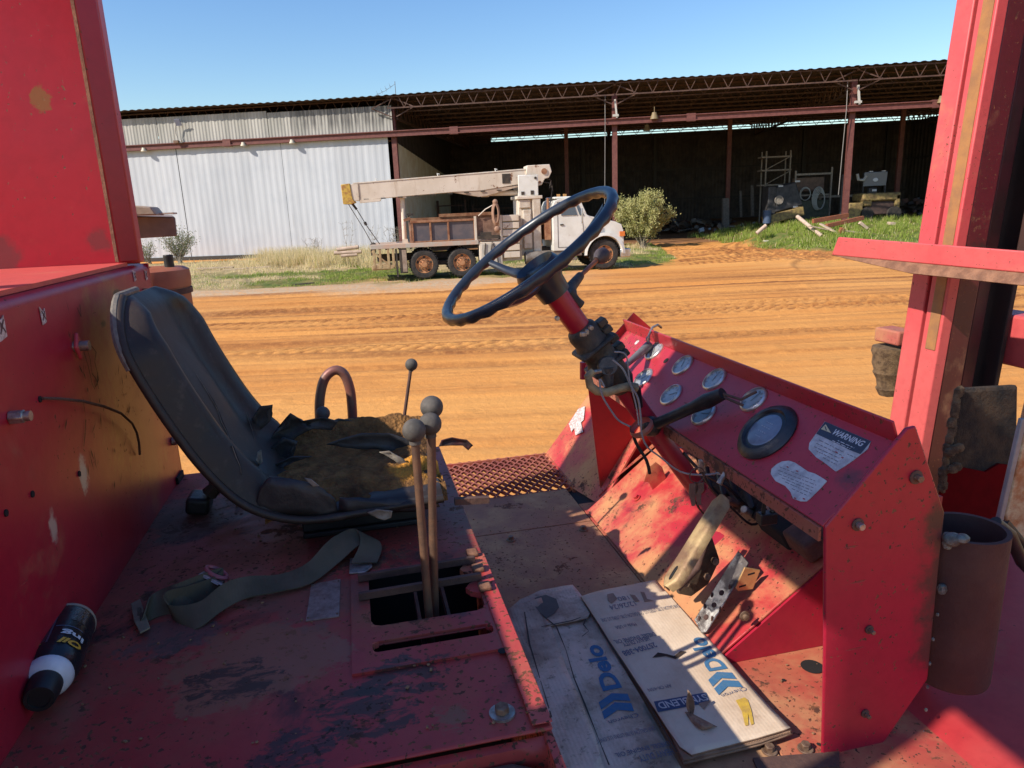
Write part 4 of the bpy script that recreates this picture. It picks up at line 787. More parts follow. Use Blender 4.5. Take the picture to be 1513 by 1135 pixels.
# data plate
pts = [fk(x, y, w=DW+.0012) for x, y in ((460,864),(503,856),(501,911),(452,918))]; o = fb(MB().plate(pts, .0016), 'data_plate', simple('pitted_aluminium', (.36,.26,.22), (.22,.14,.11), 60, .5, .3)); cc = sum(pts, Vector())/4
m = MB()
for p in pts + [cc]: pp = p.lerp(cc, .12); m.cyl(pp+V3(0,0,.0008), pp+V3(0,0,.002), .0016 if p is not cc else .0008, n=8)
fb(m, 'rivet', BOLT, o)
# rolled front-of-deck edge nearest the camera
m = MB(); P = []
for u in (-.432, .130, .150, .166, .176):
    dv = {.166:.008, .176:.022}.get(u, 0); dz = {.166:-.002,.176:-.010}.get(u,0)
    P.append([V3(u,.674,DW-.0105), V3(u,.664,DW-.013+dz), V3(u,.661,DW-.026+dz), V3(u,.664,DW-.05+dz), V3(u,.67,DW-.07)])
fb(m.grid(P), 'rolled_edge', P_DECK, smooth=60)
fb(MB().b2((-.43,.20,DW-.075),(.150,.660,DW-.035)), 'lower_deck', P_LIP, bevel=.012, seg=3)
fb(MB().tube([(-.43,.655,DW-.030),(.125,.655,DW-.030),(.150,.648,DW-.036),(.160,.63,DW-.05),(.163,.60,DW-.10),(.163,.5,DW-.3)], .006, 10), 'edge_bead', DRUS)
fb(MB().b2((.172,.30,-.95),(.178,.66,DW-.03)), 'deck_front_lower', DRUS)
# ---- levers
def lever(base, top, knob, r=.006, kr=.0165, mat=RUS):
    o = fb(MB().tube([base, top], [r, r*.95], 14), 'control_lever', mat); fb(MB().ball(knob, kr, 20).cyl(V3(*top)-V3(0,0,.006), V3(*top)+V3(0,0,.012), r*1.35, n=14), 'knob', simple('dusty_black_knob', (.06,.054,.047), (.11,.095,.08), 40, .75), o); return o
lk = simple('lever_rust', (.11,.065,.045), (.18,.095,.055), 30, .55, .3)
for (tx, ty), (bx, by), v in (((613,650),(634,912),.965),((636,640),(643,905),.992),((638,615),(640,895),1.02)):
    t = fk(tx, ty, v=v); b = fk(bx, by, v=v); lever(b + (b-t)*.25, t, t+(t-b).normalized()*.014, .0063, .0168 if v < 1 else .0172, lk)
t = fk(607,545,v=1.66); b = fk(597,618,v=1.66); lever(b+(b-t)*1.2, t, t+(t-b).normalized()*.010, .0042, .0148, DRUS)
c = fk(477,611,v=1.64); lever(c+V3(-.03,0,-.14), c, c, .005, .0165, DRUS)
def smooth_path(P, n=5):
    Q = []
    for i in range(len(P)-1):
        p0 = P[max(0,i-1)]; p1 = P[i]; p2 = P[i+1]; p3 = P[min(len(P)-1,i+2)]
        for j in range(n): t = j/n; Q.append(.5*((2*p1)+(p2-p0)*t+(2*p0-5*p1+4*p2-p3)*t*t+(3*p1-p0-3*p2+p3)*t**3))
    return Q+[P[-1]]
L1 = [fk(x, y, v=1.69) for x, y in ((474,640),(472,600),(476,570),(484,554),(497,547),(509,554),(517,575),(520,600),(522,640))]
fb(MB().tube(smooth_path(L1), .0115, 16), 'grab_loop', simple('worn_red_rust_tube', (.17,.12,.09), (.24,.085,.065), 7, .45, .2, lo=.4, hi=.6))
fb(MB().bar((.15,1.235,DW+.05),(.215,1.235,DW+.045),.012,.012), 'seat_release', DRUS)
# ---- footwell floor
fb(MB().b2((.178,1.872,FW-.006),(.634,2.135,FW)), 'floor_plate', P_FLOOR, bevel=.001)
fb(MB().b2((.178,.50,FW-.006),(.634,1.868,FW)), 'floor_plate', P_FLOOR, bevel=.001)
fb(MB().b2((.638,.40,FW-.007),(1.30,1.95,FW-.001)), 'floor_plate', P_FLR2, bevel=.001)
fb(MB().b2((.636,1.95,FW-.006),(.70,2.0,FW-.001)), 'floor_plate', P_FLR2)
fb(MB().b2((.17,.40,FW-.02),(1.3,2.14,FW-.012)), 'under_floor', BLKP)
bolt = None
for x, y in ((755,798),(862,783),(1137,1110),(1190,1107)):
    c = fk(x, y, w=FW+.001); o = fb(MB().lathe(V3(0,0,0)+FO, (0,0,1), [(0,.003),(.013,.003),(.0135,0)], 18).cyl(V3(0,0,.003)+FO, V3(0,0,.012)+FO, .0085, n=6), 'floor_bolt', BOLT, bevel=.001, loc=c-FO) if bolt is None else dup(bolt, c-FO, FK); bolt = o
fb(MB().plate([fk(x,y,w=FW+.002) for x,y in ((1112,1122),(1240,1112),(1240,1135),(1120,1140))], .006), 'floor_strip', DRUS)
c = fk(1200,985,w=FW+.001); fb(MB().lathe(c, (0,0,1), [(0,.0004),(.022,.0004)], 20), 'hole', BLKP)
for x, y in ((1158,1005),(1210,1100)): c = fk(x,y,w=FW+.001); fb(MB().lathe(c,(0,0,1),[(0,.0004),(.004,.0004)],10),'hole',BLKP)
# expanded metal tread
m = MB(); v0, v1, ua, ub = 2.14, 2.452, .182, .652; nr = 13; dv = (v1-v0)/nr; nc = 13; du = (ub-ua)/nc
for r in range(nr+1):
    for c_ in range(nc):
        for sgn in (-1, 1):
            pts = []; x0 = ua+(c_+(.5 if r % 2 else 0))*du
            for t in np.linspace(0, 1, 7):
                u = x0 + du*t; v = v0 + r*dv + sgn*dv*.5*math.sin(math.pi*t)**1.0*(1 if sgn > 0 else 1)
                if u > ub+.002: break
                pts.append(V3(u, v, FW+.004+.006*sgn*math.sin(math.pi*t)))
            if len(pts) > 1:
                for a_, b_ in zip(pts, pts[1:]): m.bar(a_, b_, .0040, .0065, (0,-.5,1))
fb(m, 'grating', simple('rusty_red_tread', (.24,.065,.055), (.34,.11,.075), 10, .75), smooth=0)
fb(MB().b2((ua-.004,v1+.003,FW-.03),(ub+.012,v1+.010,FW+.012)).b2((ub+.004,v0-.02,FW-.03),(ub+.012,v1+.003,FW+.012)).b2((ua,v0-.008,FW-.03),(ub,v0-.001,FW-.002)).b2((ua-.004,v0,FW-.03),(ua-.0,v1,FW+.01)), 'grating_frame', P_FLR2)
# outer step fender beyond the dash end
fs = [fk(805,675,w=FW), fk(783,671,w=FW)]
q1 = V3(.652,2.46,FW); q2 = V3(.655,2.0,FW); q3 = fk(880,640,v=2.06); q4 = fk(862,585,v=2.30); q5 = fk(858,590,v=2.47)
fb(MB().plate([q1,(.656,2.13,FW),(.70,1.96,FW),(.90,1.98,-.62),(.90,2.47,-.62)], .006), 'step_fender', P_TOE, smooth=0)
m = MB(); pl_ = (q1, (V3(.90,2.47,-.62)-q1).cross(V3(0,1,0)))
pts = [fk(x,y,pl=pl_)+V3(-.004,0,.005) for x,y in ((842,628),(856,606),(866,602),(864,622),(860,626),(863,640),(852,645),(850,634),(846,640))]; fb(MB().plate(pts,.001), 'sticker', WHT)
fb(MB().cyl(fk(862,560,v=2.2), fk(862,535,v=2.2), .012), 'far_post', P_SIDE)
# ---- dashboard
E1u, E1w, E2u, E2w = .674, -.498, .800, -.378; VN, VF = .882, 2.0
pn = V3(-(E2w-E1w), 0, E2u-E1u).normalized(); pe = V3(E2u-E1u, 0, E2w-E1w).normalized(); E1 = V3(E1u, 0, E1w)
def dp(s, v, h=0): return E1 + pe*s + V3(0,v,0) + pn*h
PLN = (E1, pn)
dash = fb(MB().plate([dp(0,VN), dp(.174,VN), dp(.174,VF), dp(0,VF)], .005), 'dashboard', P_DASH, bevel=.001)
fb(MB().plate([dp(.1745,VN+.004,0), dp(.19,VN+.004,.036), dp(.19,VF,.036), dp(.1745,VF,0)], .005), 'rim', P_DASH, dash, bevel=.002)
fb(MB().b2((E1u-.004,VN+.004,E1w-.026),(E1u+.001,VF,E1w-.002)), 'lower_lip', paint('rust_lip', (.33,.07,.05), (.30,.13,.07), rust=.7, chips=.6, dust=.3, rough=.6), dash, bevel=.001)
fb(MB().plate([V3(E1u+.002,VN+.006,E1w-.026),V3(E1u+.05,VN+.006,E1w-.028),V3(E1u+.05,VF,E1w-.028),V3(E1u+.002,VF,E1w-.026)],.003), 'lower_return', DRUS, dash)
# near side plate and far side plate
sp_ = fb(MB().plate([(.675,VN,-.497),(.690,VN,-.70),(.708,VN,-1.02),(.78,VN,-1.02),(.800,VN,-.955),(.898,VN,-.812),(.893,VN,-.503),(.822,VN,-.350),(.806,VN,-.352)], .007), 'side_plate', P_SIDE, bevel=.0025)
fb(MB().b2((.670,VN-.003,-1.0),(.7,VN+.003,-.95)), 'plate_foot', P_SIDE)
fb(MB().plate([(.669,VF+.01,-.478),(.716,VF+.01,FW+.002),(.84,VF+.01,FW+.002),(1.0,VF+.01,-.7),(.93,VF+.01,-.42),(.825,VF+.01,-.325)], .006), 'far_side_plate', paint('pure_red_side', (.55,.010,.012), (.52,.02,.02), rust=.15, chips=.1, dust=.1, rough=.5, stains_and_patches=[((.8,2.0,-.9),.03,.08,(.5,1,1),(.2,.1,.04),.8)]), bevel=.002)
for x, y, r in ((1353,705,.0115),(1267,775,.0105),(1284,930,.0075),(1278,1054,.0075)):
    c = fk(x, y, v=VN-.004); o = fb(MB().lathe(c, (0,-1,0), [(r,0),(r,.002),(r*.6,.0025),(0,.0025)], 18), 'plate_washer', DRUS); fb(MB().cyl(c+V3(0,-.002,0), c+V3(0,-.012,0), r*.55, n=6 if y != 775 else 14), 'plate_bolt', ZINC if y == 775 else BOLT, o, bevel=.001)
# gauges
CHROME = simple('dull_chrome_bezel', (.60,.56,.53), (.46,.41,.38), 60, .35, .75, bump=.04); BZB = simple('brown_bezel', (.10,.075,.06), (.16,.12,.10), 60, .5, .2)
k = NT('dusty_gauge_glass', .16, spec=.8); k.out(k.mix(k.ramp(k.noise(26, 6, .7), .3, .7), (.24,.25,.26), (.38,.37,.35))); GF = k.mat
k = NT('dark_gauge_face', .12, spec=.8); k.out(k.mix(k.ramp(k.noise(20, 6, .7), .3, .7), (.10,.11,.12), (.22,.22,.21))); GD = k.mat
NEED = flat('gauge_ink', (.10,.10,.10))
def gauge(x, y, r, face, needle):
    c = fk(x, y, pl=PLN); g_ = fb(MB().lathe(c, pn, [(r,.0),(r*1.02,.004),(r*.97,.0075),(r*.86,.0085),(r*.82,.004)], 36), 'gauge', CHROME if r < .034 else BZB, dash, smooth=50)
    fb(MB().lathe(c, pn, [(r*.83,.0045),(0,.005)], 32), 'gauge', face, dash)
    m = MB(); ex = V3(0,-1,0); ey = pe
    for i in range(9): a = math.radians(-35+i*32); d = ex*math.cos(a)+ey*math.sin(a); m.bar(c+pn*.0054+d*r*.55, c+pn*.0054+d*r*.72, .0012, .0003, pn)
    d = ex*math.cos(needle)+ey*math.sin(needle); m.bar(c+pn*.0058-d*r*.2, c+pn*.0058+d*r*.62, .0014, .0003, pn); fb(m, 'gauge', NEED, dash, smooth=0)
for i, (x, y) in enumerate(((968,520),(1010,541),(1057,562),(1115,592),(952,560),(993,585),(1041,613))): gauge(x, y, .0315, GD if i == 6 else GF, 2.4-i*.35)
c = fk(1135,641,pl=PLN); RBR = simple('black_rubber_ring', (.012,.012,.014), (.03,.03,.033), 30, .35)
fb(MB().lathe(c, pn, [(.062,0),(.064,.006),(.058,.013),(.047,.016),(.043,.011),(.036,.012),(.036,.006)], 44), 'rubber_ring', RBR, dash, smooth=50)
k = NT('bluish_display_face', .2, spec=.7); k.out(k.mix(k.ramp(k.noise(20, 5, .7), .3, .7), (.13,.15,.20), (.19,.21,.26))); 
fb(MB().lathe(c, pn, [(.037,.012),(.033,.0135),(0,.0135)], 36), 'display', k.mat, dash)
m = MB(); rd = random.Random(2)
for i, w_ in enumerate((.022,.03,.026,.016)): 
    for j in range(4): m.bar(c+pn*.0138+pe*(.016-i*.011)+V3(0,(w_/2-j*w_/4)-.001,0), c+pn*.0138+pe*(.016-i*.011)+V3(0,w_/2-(j+.75)*w_/4,0), .0018, .0002, pn)
fb(m, 'display_print', flat('print_grey',(.35,.37,.42)), dash)
for x, y in ((942,507),(923,523),(985,534)):
    c = fk(x, y, pl=PLN)+pn*.0028; fb(MB().lathe(c, pn, [(0,.0004),(.0085,.0004)], 16), 'panel_hole', BLKP if x == 985 else WHT, dash)
# WARNING plate and torn plate
NAVY = simple('navy_print', (.022,.028,.05), (.03,.036,.06), 80, .45); LBL = simple('scuffed_white_label', (.52,.50,.50), (.36,.34,.35), 40, .6, lo=.42, hi=.62)
def onp(pts, h): return [fk(x, y, pl=(E1+pn*h, pn)) for x, y in pts]
wl_ = fb(MB().plate(onp(((1219,623),(1287,652),(1282,664),(1264,678),(1247,690),(1235,697),(1226,690),(1221,686),(1214,681),(1206,676),(1195,664),(1196,655),(1203,645)), .0032), .001), 'warning_label', LBL, dash)
fb(MB().plate(onp(((1219,623),(1287,652),(1271,671),(1258,666),(1240,657),(1206,641)), .0040), .0004), 'warning_label', NAVY, dash)
LETW = flat('label_white', (.62,.62,.64)); LETY = flat('label_cream', (.60,.50,.30))
def text(body, p0, p1, nrm, hgt, mat, name, parent, yflip=1, off=FO, bold=.0, italic=0):
    cu = bpy.data.curves.new('t', 'FONT'); cu.body = body; cu.size = 1; cu.offset = bold; cu.shear = italic; cu.resolution_u = 3; to = bpy.data.objects.new('t', cu); COL.objects.link(to)
    dg = bpy.context.evaluated_depsgraph_get(); dg.update(); me = bpy.data.meshes.new_from_object(to.evaluated_get(dg)); bpy.data.objects.remove(to)
    co_ = np.array([v.co[:] for v in me.vertices]); x0, x1 = co_[:,0].min(), co_[:,0].max(); capu = .72
    p0 = Vector(p0); p1 = Vector(p1); ex = p1-p0; ey = nrm.cross(ex).normalized()*yflip
    for v in me.vertices:
        q = v.co.copy(); v.co = p0 + ex*((q.x-x0)/(x1-x0)) + ey*(q.y/capu*hgt) - off
    me.materials.clear(); me.materials.append(mat); o = bpy.data.objects.new(name, me); COL.objects.link(o); o.parent = parent; return o
a_, b_ = onp(((1229,641),(1273,660)), .0044); text('WARNING', a_, b_, pn, .011, LETW, 'lettering', dash, bold=.02, italic=.2)
t_ = onp(((1213,634),(1220,627),(1228,640)), .0044); fb(MB().plate(t_, .0002), 'warning_sign', LETY, dash); t2 = onp(((1219,630),(1221,636)), .0047); fb(MB().bar(t2[0],t2[1],.0016,.0002,pn), 'warning_sign', NAVY, dash)
def scribble(rows, mat, name, parent, h, seed):
    rd = random.Random(seed); m = MB()
    for (x0,y0),(x1,y1) in rows:
        n = max(3, int(math.hypot(x1-x0,y1-y0)/3.2)); t = 0
        while t < 1:
            L_ = rd.uniform(.5,2.2)/n; a, b = onp(((x0+(x1-x0)*t,y0+(y1-y0)*t),(x0+(x1-x0)*min(1,t+L_),y0+(y1-y0)*min(1,t+L_))), h); m.bar(a, b, .0012, .0002, pn); t += L_+.6/n
    fb(m, name, mat, parent, smooth=0)
scribble([((1238,651),(1262,662)),((1230,651),(1256,663))], LETW, 'small_print', dash, .0044, 1)
INK = flat('faded_ink', (.20,.18,.20))
scribble([((1210,650+0),(1246,668)),((1206,655),(1244,673)),((1203,660),(1240,677)),((1206,666),(1238,682)),((1216,676),(1236,687)),((1252,671),(1264,676))], INK, 'small_print', dash, .0042, 2)
fb(MB().plate(onp(((1148,686),(1156,682),(1166,681),(1175,684),(1184,690),(1194,697),(1204,700),(1213,705),(1222,711),(1212,722),(1203,731),(1198,736),(1192,741),(1183,741),(1172,737),(1168,727),(1160,718),(1146,711),(1139,701),(1140,693)), .0032), .001), 'torn_label', LBL, dash)
scribble([((1152,690),(1205,711)),((1150,695),(1206,717)),((1150,700),(1202,721)),((1155,706),(1200,725)),((1160,712),(1198,729)),((1170,722),(1192,732))], INK, 'small_print', dash, .0040, 3)
for x, y in ((1175,736),(1188,737),(1164,690),(1178,696),(1236,668),(1245,676)):
    c = fk(x, y, pl=(E1+pn*.0038,pn)); fb(MB().ball(c, .0022, 6, (1,1.6,.3)), 'flake', P_DASH, dash)
# black grab handle stalk across the panel (parking brake cable handle) and grey stalk
BLKR = simple('black_rubber', (.010,.010,.010), (.022,.021,.02), 40, .45)
a = fk(962,630,v=1.44); b = fk(1012,604,v=1.37); c = fk(1068,582,v=1.28)
a += V3(0,0,.0); m = MB().tube([a, a.lerp(c,.3), a.lerp(c,.62), a.lerp(c,.8), c], [.014,.0125,.013,.017,.013], 14); sk = fb(m, 'handle_stalk', BLKR); fb(MB().tube([c, c+V3(.03,-.02,-.01), c+V3(.055,-.035,.008)], .003, 8).tube([c+V3(.0,-.0,-.006), c+V3(.03,-.03,-.02)], .003, 8), 'cable_loop', DRUS, sk); fb(MB().ball(a, .024, 14, (1,1,1)), 'stalk_base', BLKR, sk)
a = fk(915,548,v=1.64); c = fk(958,511,v=1.78); st = fb(MB().tube([a, a.lerp(c,.5), c], [.006,.009,.013], 12), 'grey_stalk', simple('grey_plastic',(.12,.115,.11),(.18,.17,.16),30,.5)); fb(MB().tube([c, fk(959,495,v=1.78), fk(964,484,v=1.8), fk(972,480,v=1.83), fk(977,484,v=1.85)], .0035, 8).tube([c, fk(955,500,v=1.76), fk(960,494,v=1.76)], .002, 6), 'hook_wire', ZINC, st)
# ---- steering wheel and column
C = fk(783,383,v=1.45); n_ = V3(-.575,-.04,.815).normalized(); ax_, ay_ = (V3(0,1,0)-n_*V3(0,1,0).dot(n_)).normalized(), None; ay_ = n_.cross(ax_)
k = NT('navy_black_rim', .35, spec=.6); k.out(k.mix(k.ramp(k.noise(30,5),.3,.7),(.012,.016,.026),(.024,.028,.036)), None, k.noise(120,3), .1, .001); WHL = k.mat
RW = .208; m = MB(); P = []; N = 120
for i in range(N):
    a = 2*math.pi*i/N; d = ax_*math.cos(a)+ay_*math.sin(a); row = []
    for j in range(14):
        b = 2*math.pi*j/14; gp = 1 + .16*math.sin(i*2*math.pi/N*30)*max(0, -(math.cos(b))*.0 + .5*(1-math.sin(b)))
        row.append(C + n_*.012 + d*(RW + .0118*math.cos(b)*gp) + n_*(.0118*math.sin(b)*gp))
    P.append(row)
P.append(P[0]); m.grid(P, closed=True); sw = fb(m, 'steering_wheel', WHL, smooth=80)
hubc = C - n_*.045
fb(MB().lathe(hubc, n_, [(.0,-.05),(.034,-.05),(.037,-.02),(.049,.0),(.051,.018),(.045,.030),(.040,.024),(.034,.014),(0,.012)], 36), 'hub', WHL, sw, smooth=50)
for sa in (math.radians(185), math.radians(62), math.radians(-62)):
    pass
def spoke(px, py, wd_):
    e = fk(px, py, pl=(C+n_*.012, n_)); d = (e-hubc); s = n_.cross(d).normalized(); P = []
    for t in np.linspace(0, 1, 9):
        c_ = hubc + n_*.010 + (e-hubc-n_*.010)*(t*.96) + n_*(-.018*math.sin(math.pi*t)) ; wv = wd_*(1-.5*t); hh = .010*(1-.3*t)
        P.append([c_+s*wv, c_+s*wv*.6+n_*hh, c_-s*wv*.6+n_*hh, c_-s*wv, c_-s*wv*.6-n_*hh, c_+s*wv*.6-n_*hh])
    fb(MB().grid(P, closed=True), 'spoke', WHL, sw, smooth=70)
spoke(898,302,.030); spoke(724,389,.017); spoke(742,452,.026)
cd = -n_; cb = hubc + cd*.045
col = fb(MB().tube([cb, cb+cd*.13], [.026,.0245], 22).tube([cb+cd*.24, cb+cd*.62], [.023,.023], 22), 'steering_column', paint('column_paint', (.42,.012,.03), (.34,.03,.035), rust=.3, chips=.3, dust=.2, oil=.3, rough=.38))
GRB = simple('grimy_black_clamp', (.025,.02,.016), (.085,.055,.035), 30, .6, bump=.5)
fb(MB().lathe(cb, cd, [(.026,.095),(.032,.10),(.036,.112),(.034,.135),(.038,.14),(.038,.160),(.035,.165),(.036,.185),(.040,.19),(.040,.21),(.036,.215),(.035,.26),(.027,.275),(.024,.28)], 26), 'clamp_collar', GRB, col, smooth=50)
s1 = n_.cross(V3(0,1,0)).normalized()
for t, w_ in ((.15,.056),(.20,.058)): fb(MB().box(cb+cd*t, (.088,.088,.012), Matrix((s1, V3(0,1,0), n_)).transposed()), 'clamp_band', GRB, col, bevel=.006)
for t, sd_ in ((.12,1),(.14,1),(.165,1),(.19,1),(.21,1)): fb(MB().box(cb+cd*t+s1*-.045, (.022,.03,.016), Matrix((s1, V3(0,1,0), n_)).transposed()), 'clamp_lug', GRB, col, bevel=.003)
for px, py in ((872,484),(822,470)): c = fk(px, py, v=1.40); fb(MB().cyl(c, c+V3(0,-.010,0), .005, n=10), 'clamp_screw', ZINC, col, bevel=.001)
c = fk(862,494,v=1.395); fb(MB().box(c, (.014,.008,.010)).box(c+V3(.008,0,.004),(.008,.007,.012)), 'clamp_nut', ZINC, col, bevel=.002)
# shift lever behind the wheel, right
a = fk(843,425,v=1.50); b = fk(857,408,v=1.56); c = fk(886,381,v=1.60)
sl_ = fb(MB().tube([fk(845,440,v=1.46), a, b], [.012,.013,.010], 12).tube([fk(840,432,v=1.46), fk(850,445,v=1.46), fk(858,452,v=1.46)], .012, 10), 'shift_lever', GRB); fb(MB().cyl(b, c, .0052, n=12), 'shift_rod', simple('copper_rust_rod',(.35,.13,.07),(.22,.08,.05),20,.45,.5), sl_); kd = (c-b).normalized(); fb(MB().lathe(c, kd, [(.0,-.012),(.009,-.012),(.017,.0),(.019,.01),(.015,.022),(.0,.027)], 20), 'shift_knob', simple('brown_black_knob',(.05,.035,.035),(.09,.06,.055),30,.5), sl_)
# round disc, hose elbow and wires at the column foot
c = fk(898,541,v=1.42); kn = fb(MB().lathe(c, V3(-.15,-1,.25), [(0,.006),(.0195,.006),(.022,.003),(.022,-.006),(.0,-.006)], 28).cyl(c, fk(897,568,v=1.43), .014, n=14), 'column_button', simple('speckled_black_disc',(.045,.04,.04),(.10,.085,.075),120,.5))
fb(MB().tube([fk(x,y,v=1.40) for x,y in ((877,548),(869,556),(872,570),(882,578),(897,580),(915,574),(930,571),(941,573))], [.0075,.009,.0095,.0095,.0095,.0095,.010,.010], 12), 'hose_elbow', simple('tan_grimy_hose',(.42,.30,.15),(.16,.11,.06),20,.55))
fb(MB().cyl(fk(866,552,v=1.41), fk(888,548,v=1.41), .005), 'hose_clamp', ZINC); fb(MB().tube([fk(930,571,v=1.41),fk(940,576,v=1.43),fk(943,600,v=1.45)], .011, 10), 'hose_end', BLKR)
WIRE = flat('grey_wire', (.34,.30,.29), .4); 
def wire(pts, v, r=.0022, mat=WIRE):
    P = [fk(x, y, v=v) for x, y in pts]; Q = []
    for i in range(len(P)-1):
        p0 = P[max(0,i-1)]; p1 = P[i]; p2 = P[i+1]; p3 = P[min(len(P)-1,i+2)]
        for t in (0,.25,.5,.75): Q.append(.5*((2*p1)+(p2-p0)*t+(2*p0-5*p1+4*p2-p3)*t*t+(3*p1-p0-3*p2+p3)*t**3))
    fb(MB().tube(Q+[P[-1]], r, 6), 'wire', mat)
wire(((905,532),(920,545),(932,570),(943,590),(947,620),(948,640),(956,660),(975,675),(1005,697),(1040,702),(1070,697)), 1.385)
wire(((893,572),(886,560),(890,585),(905,610),(915,622),(930,630)), 1.38)
wire(((908,520),(925,525),(930,560),(940,600),(944,628)), 1.37, .0016); BW = flat('black_wire',(.015,.014,.014),.5)
wire(((932,630),(940,655),(955,680),(960,700)), 1.46, .004, BW); wire(((985,612),(1005,640),(1010,660),(990,660),(975,650)), 1.55, .0016, WIRE)
wire(((1020,650),(1035,690),(1050,720),(1080,750),(1110,775),(1130,765)), 1.35, .003, BW); wire(((1010,670),(1040,700),(1075,720),(1100,745),(1125,760)), 1.42, .004, BW); wire(((1030,690),(1020,720),(1040,760),(1075,770)), 1.5, .0025, BW); wire(((1060,700),(1090,705),(1120,730),(1140,760)), 1.3, .0025, WIRE)
c = fk(948,632,v=1.41); fb(MB().lathe(c, cd, [(.026,-.008),(.029,0),(.026,.008)], 20), 'column_tie', simple('red_tie',(.45,.1,.08),(.3,.1,.06),30,.5))
# key with ring under the dash, toggle switches
c = fk(1030,702,v=1.22); ky = fb(MB().tube([c+V3(.016*math.cos(a),0,.016*math.sin(a)) for a in np.linspace(0,2*math.pi,20)], .0012, 6), 'key_ring', DRUS)
for dx in (-.006,.007): fb(MB().plate([c+V3(dx-.009,.002,-.018),c+V3(dx+.009,.002,-.018),c+V3(dx+.010,.002,-.036),c+V3(dx+.004,.002,-.042),c+V3(dx+.004,.002,-.066),c+V3(dx-.003,.002,-.066),c+V3(dx-.010,.002,-.036)], .0022), 'key', simple('dull_key',(.16,.14,.13),(.24,.2,.18),60,.4,.7), ky)
c = fk(1046,680,v=1.27); fb(MB().lathe(c, V3(-1,-.2,-.3), [(.013,-.01),(.013,.004),(.009,.006),(.009,.016),(0,.017)], 18).box(c+V3(-.014,0,-.010),(.014,.008,.026)), 'ignition_switch', ZINC, bevel=.001)
a = fk(1076,690,v=1.18); fb(MB().cyl(a, a+V3(-.022,-.006,-.030), .0035, .006).cyl(a+V3(.01,0,.004), a, .008), 'toggle_switch', ZINC)
a = fk(1133,765,v=1.12); fb(MB().box(a,(.035,.02,.022)).cyl(a+V3(-.008,0,.01),a+V3(-.006,0,.042),.004).cyl(a+V3(.01,0,.008),a+V3(.024,0,.03),.006), 'relay_box', BLKR, bevel=.002)
# ---- toe board, firewall
TB0, TB1 = V3(.642,0,FW+.004), V3(1.00,0,-.655)
fb(MB().plate([TB0+V3(0,1.15,0), TB0+V3(0,1.93,0), TB1+V3(0,1.96,0), TB1+V3(0,1.15,0)], .006), 'toe_board', P_TOE, bevel=.002)
fb(MB().plate([TB0+V3(.004,1.148,-.004), TB1+V3(0,1.148,0), V3(1.0,1.148,FW)], .006), 'toe_board_side', P_SIDE)
fb(MB().b2((1.0,1.0,FW),(1.008,1.99,-.54)), 'firewall', P_TOE)
fb(MB().plate([V3(.76,1.96,FW+.10),V3(1.0,1.96,-.655),V3(1.0,1.99,-.655),V3(.70,1.99,FW+.02)],.004),'toe_trim',P_TOE)
pt_ = (TB0, (TB1-TB0).cross(V3(0,1,0)))
c = fk(942,738,pl=pt_)+V3(-.002,0,.004); fb(MB().lathe(c, V3(-.6,0,.8), [(0,.003),(.012,.003),(.012,0)], 16).cyl(c, c+V3(-.006,0,.009), .008, n=6), 'toe_bolt', P_TOE)
m = MB(); pts = [fk(x,y,v=1.78) for x,y in ((957,690),(968,682),(978,690),(984,706),(978,716),(970,732),(964,724),(958,712),(950,712))]; fb(m.plate(pts,.006), 'bent_bracket', P_TOE, bevel=.002)
# jumble in the dark space under the dash
rdm = random.Random(11)
for (x,y,v,sx,sy,sz,mt) in ((1100,740,1.6,.10,.08,.10,BLKP),(1085,775,1.5,.06,.1,.03,DRUS),(1140,760,1.35,.05,.06,.06,BLKP),(1060,760,1.62,.05,.06,.12,GRB)):
    c = fk(x,y,v=v); fb(MB().box(c,(sx,sy,sz),Matrix.Rotation(rdm.uniform(-.6,.6),3,'Y')), 'valve_block', mt, bevel=.004)
for (x,y,v,sx,sy,sz,mt) in ((1125,735,1.50,.15,.26,.10,GREASE),(1165,775,1.30,.09,.12,.07,BLKP),(1075,715,1.62,.10,.14,.07,GREASE),(1190,800,1.2,.05,.08,.05,DRUS)):
    c = fk(x,y,v=v); fb(MB().box(c,(sx,sy,sz),Matrix.Rotation(-.5,3,'Y')), 'shade_clutter', mt, bevel=.008)  # dark boxes added to shade the toe board and thicken the clutter
for i in range(5): c = fk(1090+i*22,745+i*14,v=1.42-.03*i); fb(MB().cyl(c,c+V3(-.03,-.01,.02),.009,n=10), 'hose_fitting', ZINC if i%2 else DRUS, bevel=.001)
for i in range(4): fb(MB().tube([fk(1040+i*16,668+i*8,v=1.6-.05*i),fk(1050+i*20,720+i*9,v=1.5-.04*i),fk(1095+i*22,770+i*9,v=1.5),fk(1150+i*12,800+i*6,v=1.6)],.006+.0015*(i%2),8), 'hydraulic_hose', BLKR)
fb(MB().tube([fk(1005,640,v=1.6),fk(1060,680,v=1.55),fk(1150,800,v=1.45)], .012, 10), 'steel_pipe', BLKR); fb(MB().tube([fk(1030,660,v=1.7),fk(1090,700,v=1.6),fk(1200,790,v=1.4)], .009, 10), 'steel_pipe', DRUS)
fb(MB().cyl(fk(1054,808,v=1.5), fk(1058,800,v=1.42), .024), 'red_cap', P_SIDE)
